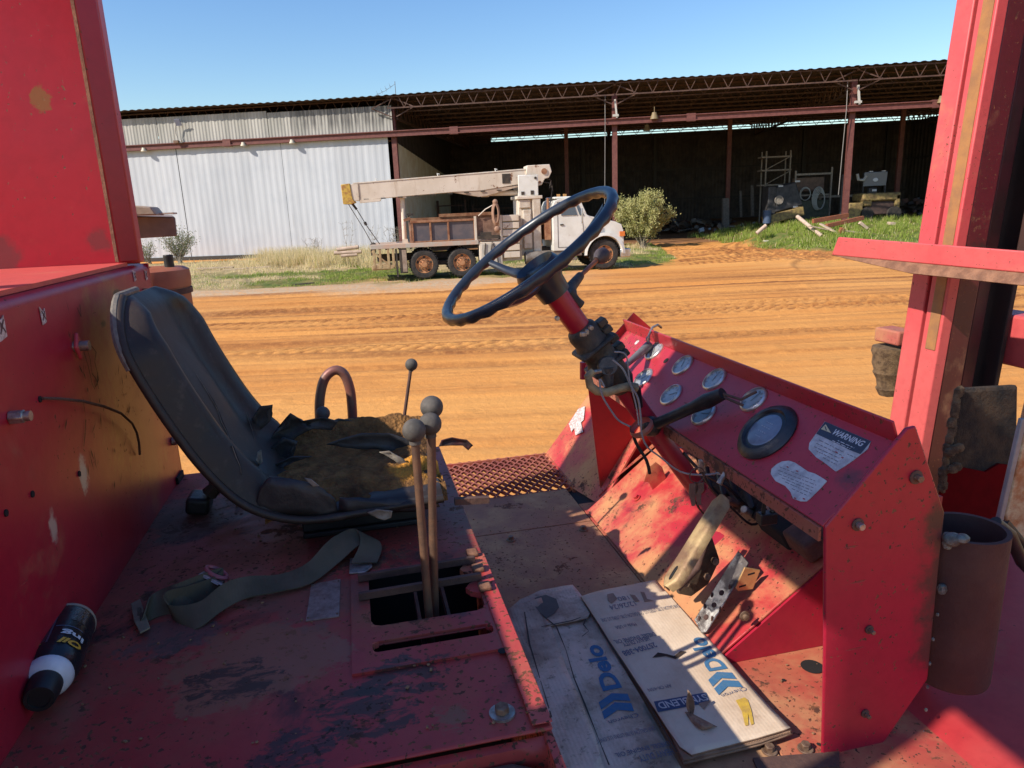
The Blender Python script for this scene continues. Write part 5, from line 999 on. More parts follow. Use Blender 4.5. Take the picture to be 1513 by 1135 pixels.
# pedals
PED = simple('worn_ochre_steel', (.50,.34,.16), (.24,.13,.07), 14, .5, .25, bump=.4); 
a = fk(1068,733,v=1.28); b = fk(985,868,v=1.20); d = (b-a); s = V3(.25,-.85,.35).normalized(); s = (s-d.normalized()*s.dot(d.normalized())).normalized(); nn = d.cross(s).normalized()
if nn.z < 0: nn = -nn
P = []
for t in np.linspace(0, 1, 14):
    p = a+d*t; e = min(1, t/.08, (1-t)/.07); e = max(0,e)**.5; w_ = .021*(.25+.75*e)*(1+.12*t)
    P.append([p-s*w_-nn*.014, p-s*w_, p-s*w_*.80+nn*.004, p-s*w_*.45+nn*.006, p-s*w_*.2+nn*.003, p+s*w_*.2+nn*.003, p+s*w_*.45+nn*.006, p+s*w_*.80+nn*.004, p+s*w_, p+s*w_-nn*.014])
bp = fb(MB().grid(P), 'brake_pedal', PED, smooth=50, solid=.002)
c = a+d*.86+nn*.0045; m = MB(); m.plate([c+d.normalized()*(.011*math.cos(t)+ (.006 if math.cos(t)>0 else -.006))+s*.005*math.sin(t) for t in np.linspace(0,2*math.pi,16)[:-1]], .0006); fb(m, 'pedal_slot', BLKP, bp)
pb = fk(1030,830,v=1.30); fb(MB().plate([fk(x,y,v=1.30) for x,y in ((1000,876),(1010,835),(1030,800),(1050,790),(1062,826),(1045,862),(1020,880))], .012), 'pedal_bracket', GRB, bevel=.003)
fb(MB().tube([fk(1000,870,v=1.27), fk(1030,840,v=1.28), fk(1050,780,v=1.3)], .008, 10), 'pedal_arm', DRUS, bp)
for x, y in ((1012,860),(1043,850),(1055,828)): c = fk(x,y,v=1.285); fb(MB().cyl(c, c+V3(-.004,-.016,.004), .008, n=6), 'bracket_bolt', BOLT, bevel=.001)
ap = fb(MB().plate([fk(x,y,w=None,v=None,pl=(fk(1060,880,v=1.24), V3(-.75,-.30,.62))) for x,y in ((1091,814),(1107,832),(1045,934),(1037,936),(1026,916))], .004), 'accelerator_pedal', simple('worn_silver_tread',(.34,.32,.30),(.10,.085,.08),22,.35,.7,lo=.42,hi=.58), bevel=.0015)
m = MB()
for x, y in ((1066,876),(1055,894),(1043,912)): c = fk(x,y,pl=(fk(1060,880,v=1.24)+V3(-.75,-.30,.62).normalized()*.0025, V3(-.75,-.30,.62))); m.lathe(c, V3(-.75,-.3,.62), [(.006,.0),(.004,.002),(0,.0005)], 12)
for x, y in ((1052,880),(1078,868),(1041,897),(1064,901),(1033,915),(1052,915)): c = fk(x,y,pl=(fk(1060,880,v=1.24)+V3(-.75,-.30,.62).normalized()*.0025, V3(-.75,-.30,.62))); m.ball(c, .006, 8, (.5,.5,1.4))
fb(m, 'tread_stud', DRUS, ap)
cl = fb(MB().plate([fk(x,y,v=1.22) for x,y in ((1100,838),(1123,842),(1112,870),(1090,873),(1086,868))], .004), 'pedal_clip', simple('yellow_zinc_clip',(.60,.38,.16),(.42,.24,.10),14,.45,.4), bevel=.001)
for x, y in ((1110,848),(1097,866)): c = fk(x,y,v=1.219-.001); m = MB().plate([c+V3(-.008,0,-.003),c+V3(.008,0,-.001),c+V3(.008,0,.003),c+V3(-.008,0,.001)], .0006); fb(m, 'clip_slot', BLKP, cl)
c = fk(1100,910,v=1.146); fb(MB().lathe(c,(0,-1,0),[(.011,0),(.011,.002),(.006,.003),(.006,.009),(0,.010)],16), 'side_bolt', BOLT)
# ---- the seat (one shell: backrest rolled into the pan)
k = NT('dusty_black_vinyl', .45, spec=.38); dstn = k.noise(4.5, 7, .6); c = k.mix(k.ramp(dstn, .35, .7), (.018,.014,.012), (.050,.036,.028)); c = k.mix(k.math('MULTIPLY', k.ramp(k.noise(40,5,.7),.55,.75),.35), c, (.13,.10,.08))
VIN = k.out(c, k.ramp(dstn, .3, .7, .34, .6), k.math('ADD', k.math('MULTIPLY', k.noise(9,4,.5),1.0), k.math('MULTIPLY', k.noise(260,2), .06)), .35, .012)
prof = [(-.372,-.120),(-.362,-.172),(-.341,-.240),(-.308,-.320),(-.268,-.400),(-.220,-.465),(-.165,-.500),(-.10,-.515),(-.02,-.512),(.06,-.508),(.125,-.505)]   # back surface of the shell
def pv(s):
    i = min(int(s), len(prof)-2); t = s-i; p0 = prof[max(0,i-1)]; p1 = prof[i]; p2 = prof[i+1]; p3 = prof[min(len(prof)-1,i+2)]
    f = lambda a,b,c,d: .5*(2*b+(c-a)*t+(2*a-5*b+4*c-d)*t*t+(3*b-a-3*c+d)*t**3)
    return V3(f(p0[0],p1[0],p2[0],p3[0]), 0, f(p0[1],p1[1],p2[1],p3[1]))
SV, SHW = 1.385, .192
m = MB(); P = []; NS = 44; NTt = 25
for i in range(NS+1):
    s = i/NS*10; p = pv(s); q_ = (pv(min(10,s+.05))-pv(max(0,s-.05))).normalized(); nr_ = V3(-q_.z,0,q_.x)*-1
    if nr_.x < 0 and s < 5: nr_ = -nr_
    if s >= 5 and nr_.z < 0: nr_ = -nr_
    hw = SHW*min(1, (.52+.48*math.sin(min(1,s/1.6)*math.pi/2))) if s < 1.6 else SHW
    row = []
    for j in range(NTt):
        t = -1+2*j/(NTt-1); bol = (.022 if s < 5.5 else .012)+.032*math.exp(-((abs(t)-.80)/.17)**2)*min(1, .35+s/2.5)*(1 if s < 5.0 else max(.12, 1-(s-5.0)*.45))
        edge = 1 - max(0, (abs(t)-.90)/.10)**2
        th = bol*edge*(.25+.75*min(1,s/.6)) ; 
        if s < 5 and abs(t) < .5: th += .016*math.cos(t*math.pi)*math.exp(-((s-3.2)/1.4)**2)
        row.append(p + V3(0, SV+t*hw, 0) + nr_*max(.004, th))
    P.append(row)
m.grid(P); Pb = []
for i in range(NS+1):
    s = i/NS*10; p = pv(s); hw = SHW*min(1, (.52+.48*math.sin(min(1,s/1.6)*math.pi/2))) if s < 1.6 else SHW
    Pb.append([p+V3(0,SV+(-1+2*j/(NTt-1))*hw*.985,0) for j in range(NTt)])
m2 = MB(); m2.grid(Pb); 
for A_, B_ in (((P[i][0] for i in range(NS+1)), (Pb[i][0] for i in range(NS+1))), ((P[i][-1] for i in range(NS+1)), (Pb[i][-1] for i in range(NS+1))), (P[0], Pb[0]), (P[-1], Pb[-1])):
    m2.grid([list(A_), list(B_)])
seat = fb(m2, 'seat', simple('seat_shell_plastic', (.020,.019,.019), (.045,.035,.028), 12, .55), smooth=60)
bk = fb(m, 'backrest', VIN, seat, smooth=80)
# piping along the shell edge, pale at the top corner
e1 = [P[i][0].lerp(Pb[i][0], .5)+V3(0,-.003,0) for i in range(0, NS+1)]; fb(MB().tube(e1, .0075, 10), 'piping', VIN, seat)
et = [P[i][0].lerp(Pb[i][0],.6)+V3(-.006,-.004,.003) for i in range(8,-1,-1)] + [P[0][j].lerp(Pb[0][j],.5)+V3(-.004,0,.004) for j in range(0, 12)]; fb(MB().tube(et, .0065, 8), 'bleached_piping', simple('bleached_vinyl',(.22,.19,.15),(.12,.11,.10),60,.7), seat)
fb(MB().b2((-.13,1.26,DW+.001),(.09,1.54,DW+.012)).b2((-.13,1.265,DW+.012),(.09,1.29,-.525)).b2((-.13,1.51,DW+.012),(.09,1.54,-.525)), 'seat_slide', flat('black_slide',(.015,.014,.014),.6), seat, bevel=.003)
# foam and torn vinyl on the cushion
k = NT('weathered_sunlit_foam', .95, spec=.1); fn = k.noise(18, 9, .75); c = k.mix(k.ramp(fn,.3,.7), (.11,.055,.024), (.34,.17,.06)); c = k.mix(k.near(V3(.10,1.31,-.48)-FO,.04,.07), c, (.62,.28,.05)); c = k.mix(k.math('MULTIPLY',k.ramp(k.noise(6,5,.7),.52,.74),.75), c, (.045,.025,.015))  # orange spot near the front edge paints sunlit foam into the colour
FOAM = k.out(c, None, k.math('ADD', fn, k.math('MULTIPLY', k.vor(140), .35)), 1., .012)
m = MB(); P = []; nu, nv = 60, 60
for i in range(nu+1):
    row = []
    for j in range(nv+1):
        u = -.185+.32*i/nu; v = 1.21+.385*j/nv; a = i/nu; b = j/nv
        h = -.520 + .038*min(1, 5*min(b,3*(1-b),1-a+.05,a+.12))**.5 + .034*math.exp(-((b-.91)/.10)**2) + .004*a
        h -= .016*math.exp(-(((a-.45)/.30)**2+((b-.62)/.14)**2)) ; h -= .030*math.exp(-(((u-.11)/.02)**2+((v-1.30)/.02)**2))
        nz = mnoise.fractal(Vector((u*26,v*26,1)), .9, 2.1, 5); h += .009*nz + (.014*max(0, mnoise.noise(Vector((u*12,v*30,4)))))
        if a > .80 and .08 < b < .34: h += .012*mnoise.fractal(Vector((u*90,v*90,2)), .8, 2.2, 3)
        row.append(V3(u, v, h))
    P.append(row)
m.grid(P); fb(m, 'cushion_foam', FOAM, seat, smooth=75)
def flap(name, pix, vs, mat, bulge=.012, th=.0022, sd=1):
    pts = [fk(x,y,v=v) for (x,y),v in zip(pix, vs if isinstance(vs,(list,tuple)) else [vs]*len(pix))]; bm = bmesh.new(); V_ = [bm.verts.new(p-FO) for p in pts]; f = bm.faces.new(V_)
    bmesh.ops.triangulate(bm, faces=[f]); bmesh.ops.subdivide_edges(bm, edges=bm.edges[:], cuts=3, use_grid_fill=True); c_ = sum((p-FO for p in pts), Vector())/len(pts); R_ = max((p-FO-c_).length for p in pts)
    f_n = sum((f.normal for f in bm.faces), Vector()).normalized()
    for v_ in bm.verts:
        if v_.is_boundary: q = .002*mnoise.noise(v_.co*60+Vector((sd,0,0))); v_.co += f_n*q*1.5; continue
        v_.co += f_n*(bulge*(1-((v_.co-c_).length/R_)**2) + .005*mnoise.noise(v_.co*45+Vector((sd,0,0))))
    for f in bm.faces: f.smooth = True
    me = bpy.data.meshes.new(name); bm.to_mesh(me); bm.free(); me.materials.append(mat); o = bpy.data.objects.new(name, me); COL.objects.link(o); o.parent = seat; q = o.modifiers.new('s','SOLIDIFY'); q.thickness = th; return o
FLV = simple('curled_vinyl', (.018,.017,.018), (.045,.040,.038), 14, .5, bump=.3, bd=.004); CAN = simple('vinyl_canvas_back', (.36,.31,.24), (.20,.16,.12), 40, .85)
flap('vinyl_flap', ((376,755),(384,720),(398,704),(420,706),(455,712),(478,722),(496,740),(500,756),(470,762),(410,762)), 1.20, FLV, -.004, sd=1)
flap('vinyl_flap', ((393,662),(404,640),(428,632),(429,610),(440,617),(446,622),(478,616),(500,622),(490,636),(462,634),(440,645),(418,668)), 1.50, FLV, .010, sd=2)
flap('vinyl_flap', ((400,700),(395,690),(410,684),(432,674),(462,674),(440,680),(420,690)), 1.40, FLV, .008, sd=3)
flap('vinyl_flap', ((482,656),(512,646),(535,640),(575,640),(606,650),(610,684),(592,674),(574,667),(555,664),(530,664),(505,661)), 1.44, FLV, .006, sd=4)
flap('vinyl_flap', ((497,632),(506,620),(530,616),(545,619),(575,616),(603,617),(606,627),(580,625),(560,630),(530,628),(512,636)), 1.585, FLV, .006, sd=5)
flap('vinyl_flap', ((403,598),(398,604),(394,612),(400,622),(380,640),(372,618),(384,600)), 1.50, FLV, .006, sd=6)
flap('vinyl_flap', ((500,756),(502,735),(560,738),(610,736),(640,730),(650,748),(610,755),(560,757)), 1.195, FLV, -.006, sd=7)
flap('vinyl_flap', ((543,757),(556,752),(580,755),(578,765),(568,769),(556,765)), 1.175, CAN, .004, sd=8)
flap('vinyl_flap', ((648,660),(652,650),(668,646),(690,650),(699,658),(692,666),(684,659),(668,658)), [1.42]*8, simple('black_red_flap',(.02,.015,.015),(.09,.02,.02),40,.7), .008, sd=9)
flap('canvas_scrap', ((380,668),(386,664),(388,682),(383,688),(378,680)), 1.34, CAN, .003, sd=10)
flap('canvas_scrap', ((450,706),(460,708),(472,718),(462,719)), 1.19, CAN, .002, sd=11)
flap('canvas_scrap', ((560,668),(575,666),(596,678),(606,690),(600,694),(582,680)), 1.33, CAN, .003, sd=12)
flap('vinyl_flap', ((425,642),(450,626),(470,630),(500,618),(530,623),(560,619),(600,622),(606,630),(575,633),(560,640),(535,636),(505,646),(480,640),(450,654)), 1.555, FLV, .004, sd=21)
flap('vinyl_flap', ((383,702),(398,664),(418,646),(440,652),(428,668),(432,680),(412,690),(398,712)), 1.46, FLV, .008, sd=22)
flap('vinyl_flap', ((560,618),(585,612),(604,614),(607,624),(590,622),(572,626)), 1.575, FLV, .003, sd=23)
# tears in the backrest
def tear(pix, off, wd_):
    dg = bpy.context.evaluated_depsgraph_get(); inv = FK.matrix_world.inverted(); base = FO
    pts = []
    for x, y in pix:
        d = ray(x,y); k_ = V3(d.dot(Lu), d.dot(Tv), d.z); o_ = -FO; hit, loc, nn_, _ = bk.ray_cast(o_, k_.normalized())
        if hit: pts.append((loc, nn_ if nn_.dot(k_) < 0 else -nn_))
    if len(pts) < 2: return
    for name, mt, w_, h_ in (('tear', CAN, wd_, .0012), ('tear_gap', BLKP, wd_*.6, .0020)):
        L_, R_ = [], []
        for i, (p, n2) in enumerate(pts):
            d = (pts[min(i+1,len(pts)-1)][0]-pts[max(0,i-1)][0]).normalized(); s_ = d.cross(n2).normalized(); e = math.sin(math.pi*(i+.4)/(len(pts)-.2))*w_*(1+.5*math.sin(i*2.7))
            L_.append(p+s_*e+n2*h_); R_.append(p-s_*e*.6+n2*h_)
        MB().grid([L_, R_]).build(name, mt, seat, smooth=0)
bpy.context.view_layer.update()
tear(((289,553),(300,570),(306,580),(314,592),(321,606),(328,624),(336,642),(344,660),(350,676),(355,690),(357,702)), 0, .0035)
tear(((364,610),(368,622),(372,636),(376,650)), 0, .002)
# buckle box behind the seat
c = fk(295,742,w=DW+.02); bu = fb(MB().box(c,(.045,.06,.035),Matrix.Rotation(.2,3,'Y')), 'buckle_box', BLKR, bevel=.008, seg=3); fb(MB().tube([c+V3(.02,0,.015),c+V3(.035,.0,.03),c+V3(.03,.03,.04)],[.016,.014,.012],8), 'buckle_strap', VIN, bu)
# ---- seat belt
BELT = None; k = NT('old_grey_webbing', .9, spec=.1); wv = k.n.new('ShaderNodeTexWave'); wv.inputs['Scale'].default_value = 160; k.l.new(k.co, wv.inputs[0]); c = k.mix(k.ramp(k.noise(14,6,.6),.3,.7), (.085,.074,.052), (.135,.11,.078)); BELT = k.out(c, None, wv.outputs[1], .3, .002)
def ribbon(cs, ws, w_, name, mat, parent):
    n = len(cs); P = []
    for i in range(n-1):
        for t in np.linspace(0,1,7)[:-1 if i < n-2 else None]:
            g_ = lambda a: .5*((2*a[i])+(a[i+1]-a[max(0,i-1)])*t+(2*a[max(0,i-1)]-5*a[i]+4*a[i+1]-a[min(n-1,i+2)])*t*t+(3*a[i]-a[max(0,i-1)]-3*a[i+1]+a[min(n-1,i+2)])*t**3)
            c_ = g_(cs); d_ = g_(ws).normalized()*w_/2; P.append([c_-d_, c_-d_*.33, c_+d_*.33, c_+d_])
    return fb(MB().grid(P), name, mat, parent, smooth=60, solid=.0022)
bz = DW+.003
cp = [((203,912),.006,(.1,-.5,-.1)),((232,893),.012,(.0,.5,.4)),((262,883),.022,(.0,.4,.6)),((300,868),.02,(.0,.3,.7)),((330,858),.016,(0,.2,.8)),((318,872),.012,(0,.2,.9)),((280,885),.014,(0,.15,.9)),((250,893),.016,(-.1,.0,.9)),((262,912),.006,(-.3,.3,.5)),((295,908),.010,(-.1,.6,.35)),((330,882),.02,(0,.6,.5)),((365,868),.018,(0,.7,.3)),((410,862),.010,(0,.8,.15)),((455,848),.012,(-.1,.7,.3)),((490,818),.020,(-.3,.5,.5)),((515,798),.030,(-.6,.5,.3)),((540,790),.028,(-.7,.1,.5)),((548,806),.018,(-.7,-.2,.4)),((538,832),.008,(-.8,0,.1))]
cs = [fk(x,y,w=bz+h) for (x,y),h,_ in cp]; ws = [V3(*q) for _,_,q in cp]
belt = ribbon(cs, ws, .042, 'seat_belt', BELT, FK)
pts = [fk(x,y,w=bz+.006) for x,y in ((193,893),(207,886),(222,928),(207,936),(198,918))]; fb(MB().plate(pts,.003), 'belt_end', simple('tan_belt_end',(.25,.19,.12),(.19,.14,.09),30,.8), belt, bevel=.001)
c = fk(320,846,w=DW+.035); bR = Matrix.Rotation(.5,3,'Y') @ Matrix.Rotation(-.4,3,'Z'); m = MB()
m.tube([c+bR@V3(.018*math.cos(a),.011*math.sin(a),0) for a in np.linspace(0,2*math.pi,18)], .0035, 8); fb(m, 'belt_tongue', simple('red_tongue',(.42,.10,.12),(.3,.08,.09),60,.4), belt); fb(MB().box(c+bR@V3(.004,-.016,-.004),(.040,.006,.002),bR).box(c+bR@V3(.0,-.012,-.006),(.036,.016,.002),bR), 'tongue_plate', CHROME, belt, bevel=.0006)
pts = [fk(x,y,w=bz+.002) for x,y in ((517,826),(548,822),(550,838),(540,846),(516,848))]; fb(MB().plate(pts,.003), 'belt_anchor', ZINC, belt, bevel=.001)
# ---- exhaust-like tube, right fender, weld
c = V3(.968,.905,0); WT = -.552
tu = fb(MB().lathe(c, (0,0,1), [(.060,-.832),(.062,-.825),(.0635,WT-.004),(.0635,WT),(.0555,WT),(.055,WT-.06),(.053,-.81),(0,-.81)], 40), 'steel_sleeve', simple('sleeve_brown', (.045,.014,.013), (.062,.026,.023), 9, .7, bump=.4, bd=.004), smooth=40)
WELD = simple('blue_grey_weld', (.22,.26,.24), (.10,.10,.09), 60, .4, .5, bump=.8)
m = MB(); rd = random.Random(5)
for i in range(9): m.ball(V3(.903+.003*math.sin(i), .878+.002*i*.3, WT+.004-.035*i*(i>1)-.012*i), .008 if i < 3 else .0028, 8, (1,1,1.3))
m.ball((.905,.870,WT+.004),.012,10,(1.2,1,1)).ball((.915,.862,WT+.008),.010,10,(1.3,1,.8)); fb(m, 'weld_bead', WELD, kind='stuff')
m = MB(); P = []
for v in (.3,.6,.8,.9,1.0,1.2,1.5):
    P.append([V3(.775,v,-1.02), V3(.80,v,-.985), V3(.86,v,-.945), V3(.95,v,-.915), V3(1.1,v,-.90), V3(1.6,v,-.88)])
fb(m.grid(P), 'front_fender', P_FEND, smooth=60, solid=.008)
# ---- mast
mk = V3(.0762,0,1).normalized(); M0 = V3(1.906,0,0); mn = mk.cross(V3(0,1,0)).normalized(); 
if mn.x > 0: mn = -mn
PM = (M0, mn)
def mv(x, y): p = fk(x, y, pl=PM); return p.y
vA0, vA1, vB0, vB1 = mv(1339,464), mv(1363,464), mv(1368,464), mv(1395,464); vS0, vS1 = mv(1376,464), mv(1391,464)
def rail(name, v0, v1, d0, d1, mat, w0=-1.5, w1=1.6, bev=.004):
    vs = []
    m = MB(); a = M0+mk*w0; b = M0+mk*w1
    for base in (a, b):
        for v, d in ((v0,d0),(v1,d0),(v1,d1),(v0,d1)): vs.append(base + V3(0,v,0) - mn*d)
    m.add(vs, [(3,2,1,0),(4,5,6,7),(0,1,5,4),(1,2,6,5),(2,3,7,6),(3,0,4,7)]); return fb(m, name, mat, bevel=bev)
rail('mast_rail', vA1, vA0, 0, .16, P_MAST); rail('mast_groove', vB0-.0, vA1, .02, .10, simple('dark_red_groove',(.16,.01,.02),(.10,.02,.02),6,.6))
rail('inner_mast_rail', vB1, vB0, 0, .04, P_MAST); rail('wear_strip', vS1, vS0, -.003, .001, simple('ochre_wear_strip',(.36,.16,.05),(.26,.12,.05),12,.75), w0=-.52, w1=1.6, bev=.001)
rail('inner_mast_web', vB1+.002, vB0, .04, .12, paint('shaded_mast_paint', (.11,.006,.014), (.07,.012,.012), rust=.5, chips=.5, dust=.3, oil=.5, rough=.5))  # side of the rail in shade, painted darker than the lit mast
vR = fk(1494,440,pl=(M0-mn*.34, mn)).y; rail('mast_shade_sheet', vR, 2.36, .34, .36, simple('mast_interior_shade', (.035,.018,.014), (.018,.011,.010), 3, .8));  # dark sheet stands in for the shadow inside the mast
rail('lift_chain', vR+.16, vR+.20, .24, .28, GREASE); rail('mast_channel', vR+.26, vR+.32, .24, .3, GREASE); rail('mast_tube', vR+.05, vR+.10, .25, .3, simple('dark_red_tube',(.10,.01,.02),(.05,.012,.014),5,.5))
rail('near_mast_shade_sheet', vR-.55, vR-.02, .30, .34, simple('near_mast_shade',(.03,.014,.012),(.05,.02,.015),4,.6), w0=-.20)  # shadow between the rails put into this dark colour
# crossbar ledge
lp = lambda x, y, u: fk(x, y, u=u)
A1, B1, C1, D1 = lp(1238,350,1.66), lp(1530,372,1.74), lp(1530,405,1.74), lp(1228,377,1.66)
dd_ = V3(.085,.02,.0)
m = MB(); Bk = [p+V3(.13,.0,-.02) for p in (A1,B1,C1,D1)]; m.add([A1,B1,C1,D1]+Bk, [(0,1,2,3),(7,6,5,4),(4,5,1,0),(5,6,2,1),(6,7,3,2),(7,4,0,3)]); fb(m, 'mast_crossbar', P_MAST, bevel=.004)
E_, F_ = lp(1345,404,1.69), lp(1530,424,1.72); m = MB(); m.add([D1+V3(.004,0,-.001), C1+V3(.004,0,-.002), F_, E_], [(0,1,2,3)]); fb(m, 'crossbar_underside', RUS, solid=.004)
# carriage block caked with grease
b0 = [fk(x,y,v=1.42) for x,y in ((1413,575),(1500,570),(1497,765),(1385,765))]
m = MB(); q = [p+V3(.03,.02,0) for p in b0]; m.add(b0+q, [(0,1,2,3),(7,6,5,4),(4,5,1,0),(5,6,2,1),(6,7,3,2),(7,4,0,3)]); fb(m, 'carriage_block', GREASE, bevel=.01)
lowr = [fk(x,y,v=1.415) for x,y in ((1394,700),(1420,690),(1455,697),(1475,685),(1500,688),(1500,770),(1380,770))]; fb(MB().plate(lowr,.006), 'carriage_lower', flat('deep_red_carriage',(.13,.002,.004),.9,0,.08))
m = MB(); rd = random.Random(8)
for i in range(60):
    t = i/59; c = fk(1416-26*t+rd.gauss(0,1.5), 575+150*t, v=1.41); m.ball(c, rd.uniform(.006,.013), 7, (1,.8,1.3))
for x, y in ((1410,664),(1416,662),(1413,690),(1408,693),(1404,668)): m.ball(fk(x,y,v=1.40), .013, 8, (1.4,.8,1))
fb(m, 'crusted_grease', CRUST, kind='stuff')
fb(MB().b2((1.75,1.0,-1.4),(2.1,2.0,-1.15)), 'mast_foot', P_FEND)
# corroded plate and grey strip at the right edge
yp = [fk(x,y,v=1.1) for x,y in ((1520,590),(1540,640),(1540,800),(1486,790),(1480,758))]; 
fb(MB().plate(yp,.02), 'corroded_plate', simple('flaking_cream_rust', (.62,.52,.32), (.40,.15,.05), 16, .8, bump=.8, bd=.006), bevel=.003); fb(MB().bar(fk(1511,618,v=1.09), fk(1476,770,v=1.09), .010, .012), 'grey_strip', flat('grey_strip',(.28,.26,.25),.5), bevel=.002)
fb(MB().tube([fk(1470,772,v=1.0),fk(1492,790,v=1.0),fk(1510,830,v=1.0),fk(1530,850,v=1.0)], .012, 10).tube([fk(1480,770,v=1.1),fk(1505,800,v=1.1),fk(1535,810,v=1.1)],.014,10), 'hydraulic_hose', BLKR, kind='stuff')
rb_ = fk(1505,500,u=2.3); fb(MB().box(rb_, (.12,.30,.18)), 'light_bracket', P_MAST, bevel=.01)
# tilt linkage showing left of the mast
t0 = fk(1312,497,v=2.5); fb(MB().box(t0+V3(.035,0,0),(.09,.14,.060)), 'linkage_head', paint('dusty_link',(.42,.07,.06),(.38,.16,.09),rust=.3,chips=.3,dust=.7,rough=.8), bevel=.008)
fb(MB().lathe(fk(1318,512,v=2.5),(0,0,-1),[(.0,0),(.075,0),(.078,.02),(.07,.04),(.072,.07),(.062,.10),(.066,.11),(.05,.14),(.045,.17),(.05,.18),(.035,.21),(0,.22)],20), 'linkage_boot', CRUST)
# ---- intake box and drum beyond the cabinet
o = fb(MB().add([fk(x,y,v=v) for x,y,v in ((150,318,2.42),(259,321,2.42),(262,349,2.42),(150,356,2.42),(150,316,2.75),(255,318,2.75),(258,341,2.75),(150,345,2.75))], [(0,1,2,3),(7,6,5,4),(4,5,1,0),(5,6,2,1),(6,7,3,2),(7,4,0,3)]), 'rain_cap', simple('brown_cap_steel',(.20,.13,.10),(.28,.19,.15),10,.7), bevel=.004)
fb(MB().plate([fk(x,y,v=2.41) for x,y in ((150,306),(205,304),(228,306),(238,318),(150,320))], .10), 'cap_hood', simple('dusty_cap_top',(.42,.33,.25),(.34,.25,.18),10,.8), bevel=.004); fb(MB().b2(fk(150,318,v=2.40),fk(262,316.5,v=2.46)), 'cap_lip', simple('pale_lip',(.50,.42,.36),(.4,.3,.25),10,.6))
c = fk(222,400,v=2.35); o = fb(MB().lathe(c,(0,0,-1),[(0,-.012),(.095,-.008),(.108,0),(.110,.02),(.108,.05)],36).lathe(c,(0,0,-1),[(.104,.05),(.104,.30),(.1,.4)],36), 'filter_drum', simple('orange_brown_drum',(.38,.13,.07),(.30,.09,.05),6,.5), smooth=50)
for z in (.055,.13): fb(MB().lathe(c,(0,0,-1),[(.104,z-.0),(.110,z),(.110,z+.016),(.104,z+.016)],36), 'drum_band', DRUS, o)
fb(MB().cyl(c+V3(.060,-.02,.005),c+V3(.060,-.02,.045),.014), 'drum_cap', BLKR, o, bevel=.002); fb(MB().box(c+V3(-.035,-.03,.02),(.03,.03,.03)), 'drum_lug', BLKR, o, bevel=.002)
# unseen box on posts, added left of view to shade dash and footwell
fb(MB().b2((-.95,.12,.65),(-.60,1.12,1.20)), 'shade_box', P_EDGE, bevel=.03)
for v in (.3,.95): fb(MB().cyl((-1.0,v,-.09),(-1.0,v,.70),.03,n=16), 'shade_box_post', DRUS)
# near body below the camera
fb(MB().b2((-1.4,-.6,-2.2),(.17,.30,DW-.1)), 'side_tank', P_LIP, bevel=.02); fb(MB().b2((-1.4,.3,-2.3),(1.3,2.0,FW-.03)), 'chassis', DRUS, bevel=.02)
for u, v in ((-1.3,.6),(-1.3,2.2),(1.7,.3),(1.7,2.5)): fb(MB().lathe((u,v+.18,-1.80),(0,-1,0),[(.3,0),(.62,.0),(.67,.05),(.67,.31),(.62,.36),(.3,.34),(.1,.3),(0,.3)],36), 'wheel', TYR, smooth=40)
# ================================================================ BOTTLE
cB0 = fk(103,918,w=-.545); cB1 = fk(78,985,w=-.548); bd_ = (cB0-cB1).normalized(); bd_ = (cB1-cB0).normalized()
BB = Lu*0
def w2(p): return Lu*p.x + Tv*p.y + Vector((0,0,p.z+CH))
bp0 = fk(104,921,w=-.5465); bp1 = fk(57,1035,w=-.549); ax = (bp1-bp0); Lb = ax.length; ax.normalize(); Rb = .0325
base_w = w2(V3((bp0.x+bp1.x)/2, (bp0.y+bp1.y)/2, DW)); bt = empty('oil_bottle', base_w, A); tag(bt, 'black bottle of engine oil additive with white collar lying on the deck by the cabinet', 'bottle')
BO = V3((bp0.x+bp1.x)/2, (bp0.y+bp1.y)/2, DW)
BK = simple('black_bottle', (.010,.010,.014), (.016,.014,.018), 8, .25); 
def bb(m, name, mat, **k_): return m.build(name, mat, bt, off=BO, **k_)
sL = .185/ .185
bb(MB().lathe(bp0, ax, [(0,0),(.027,.0),(.0315,.004),(.0325,.010),(.0325,.098),(.0315,.108),(.028,.118),(.024,.126)], 40), 'body', BK, smooth=40)
bb(MB().lathe(bp0, ax, [(.0322,.002),(.0332,.003),(.0332,.0055),(.0322,.007)], 40), 'base_rim', flat('tan_rim',(.35,.28,.22),.3))
bb(MB().lathe(bp0, ax, [(.0265,.118),(.0275,.121),(.0285,.124),(.0265,.132),(.0215,.139),(.018,.141)], 36), 'collar', flat('white_collar',(.74,.74,.78),.35), smooth=50)
bb(MB().lathe(bp0, ax, [(.0195,.138),(.0195,.150),(.0175,.168),(.0165,.171),(.012,.171),(.0115,.169),(0,.169)], 30), 'cap', flat('black_cap',(.014,.014,.015),.45), smooth=35)
upv = (V3(0,0,1)-ax*ax.z).normalized(); sv = ax.cross(upv)
if sv.x < 0: sv = -sv
def bsurf(h, ang, r=.0327): return bp0 + ax*h + (upv*math.cos(ang)+sv*math.sin(ang))*r
def patch(h0, h1, a0, a1, mat, name, r=.0328):
    P = [[bsurf(h, a, r) for a in np.linspace(a0, a1, 9)] for h in (h0, (h0+h1)/2, h1)]; return bb(MB().grid(P), name, mat, smooth=60)
patch(.006,.022,-1.2,-.25, flat('lilac_label',(.45,.40,.50),.4), 'barcode_label')
m = MB(); rd = random.Random(3); a = -1.1
while a < -.35: w_ = rd.uniform(.02,.05); m.grid([[bsurf(h, t, .0330) for t in (a, a+w_)] for h in (.010,.019)]); a += w_+rd.uniform(.02,.05)
bb(m, 'barcode', BK, smooth=0)
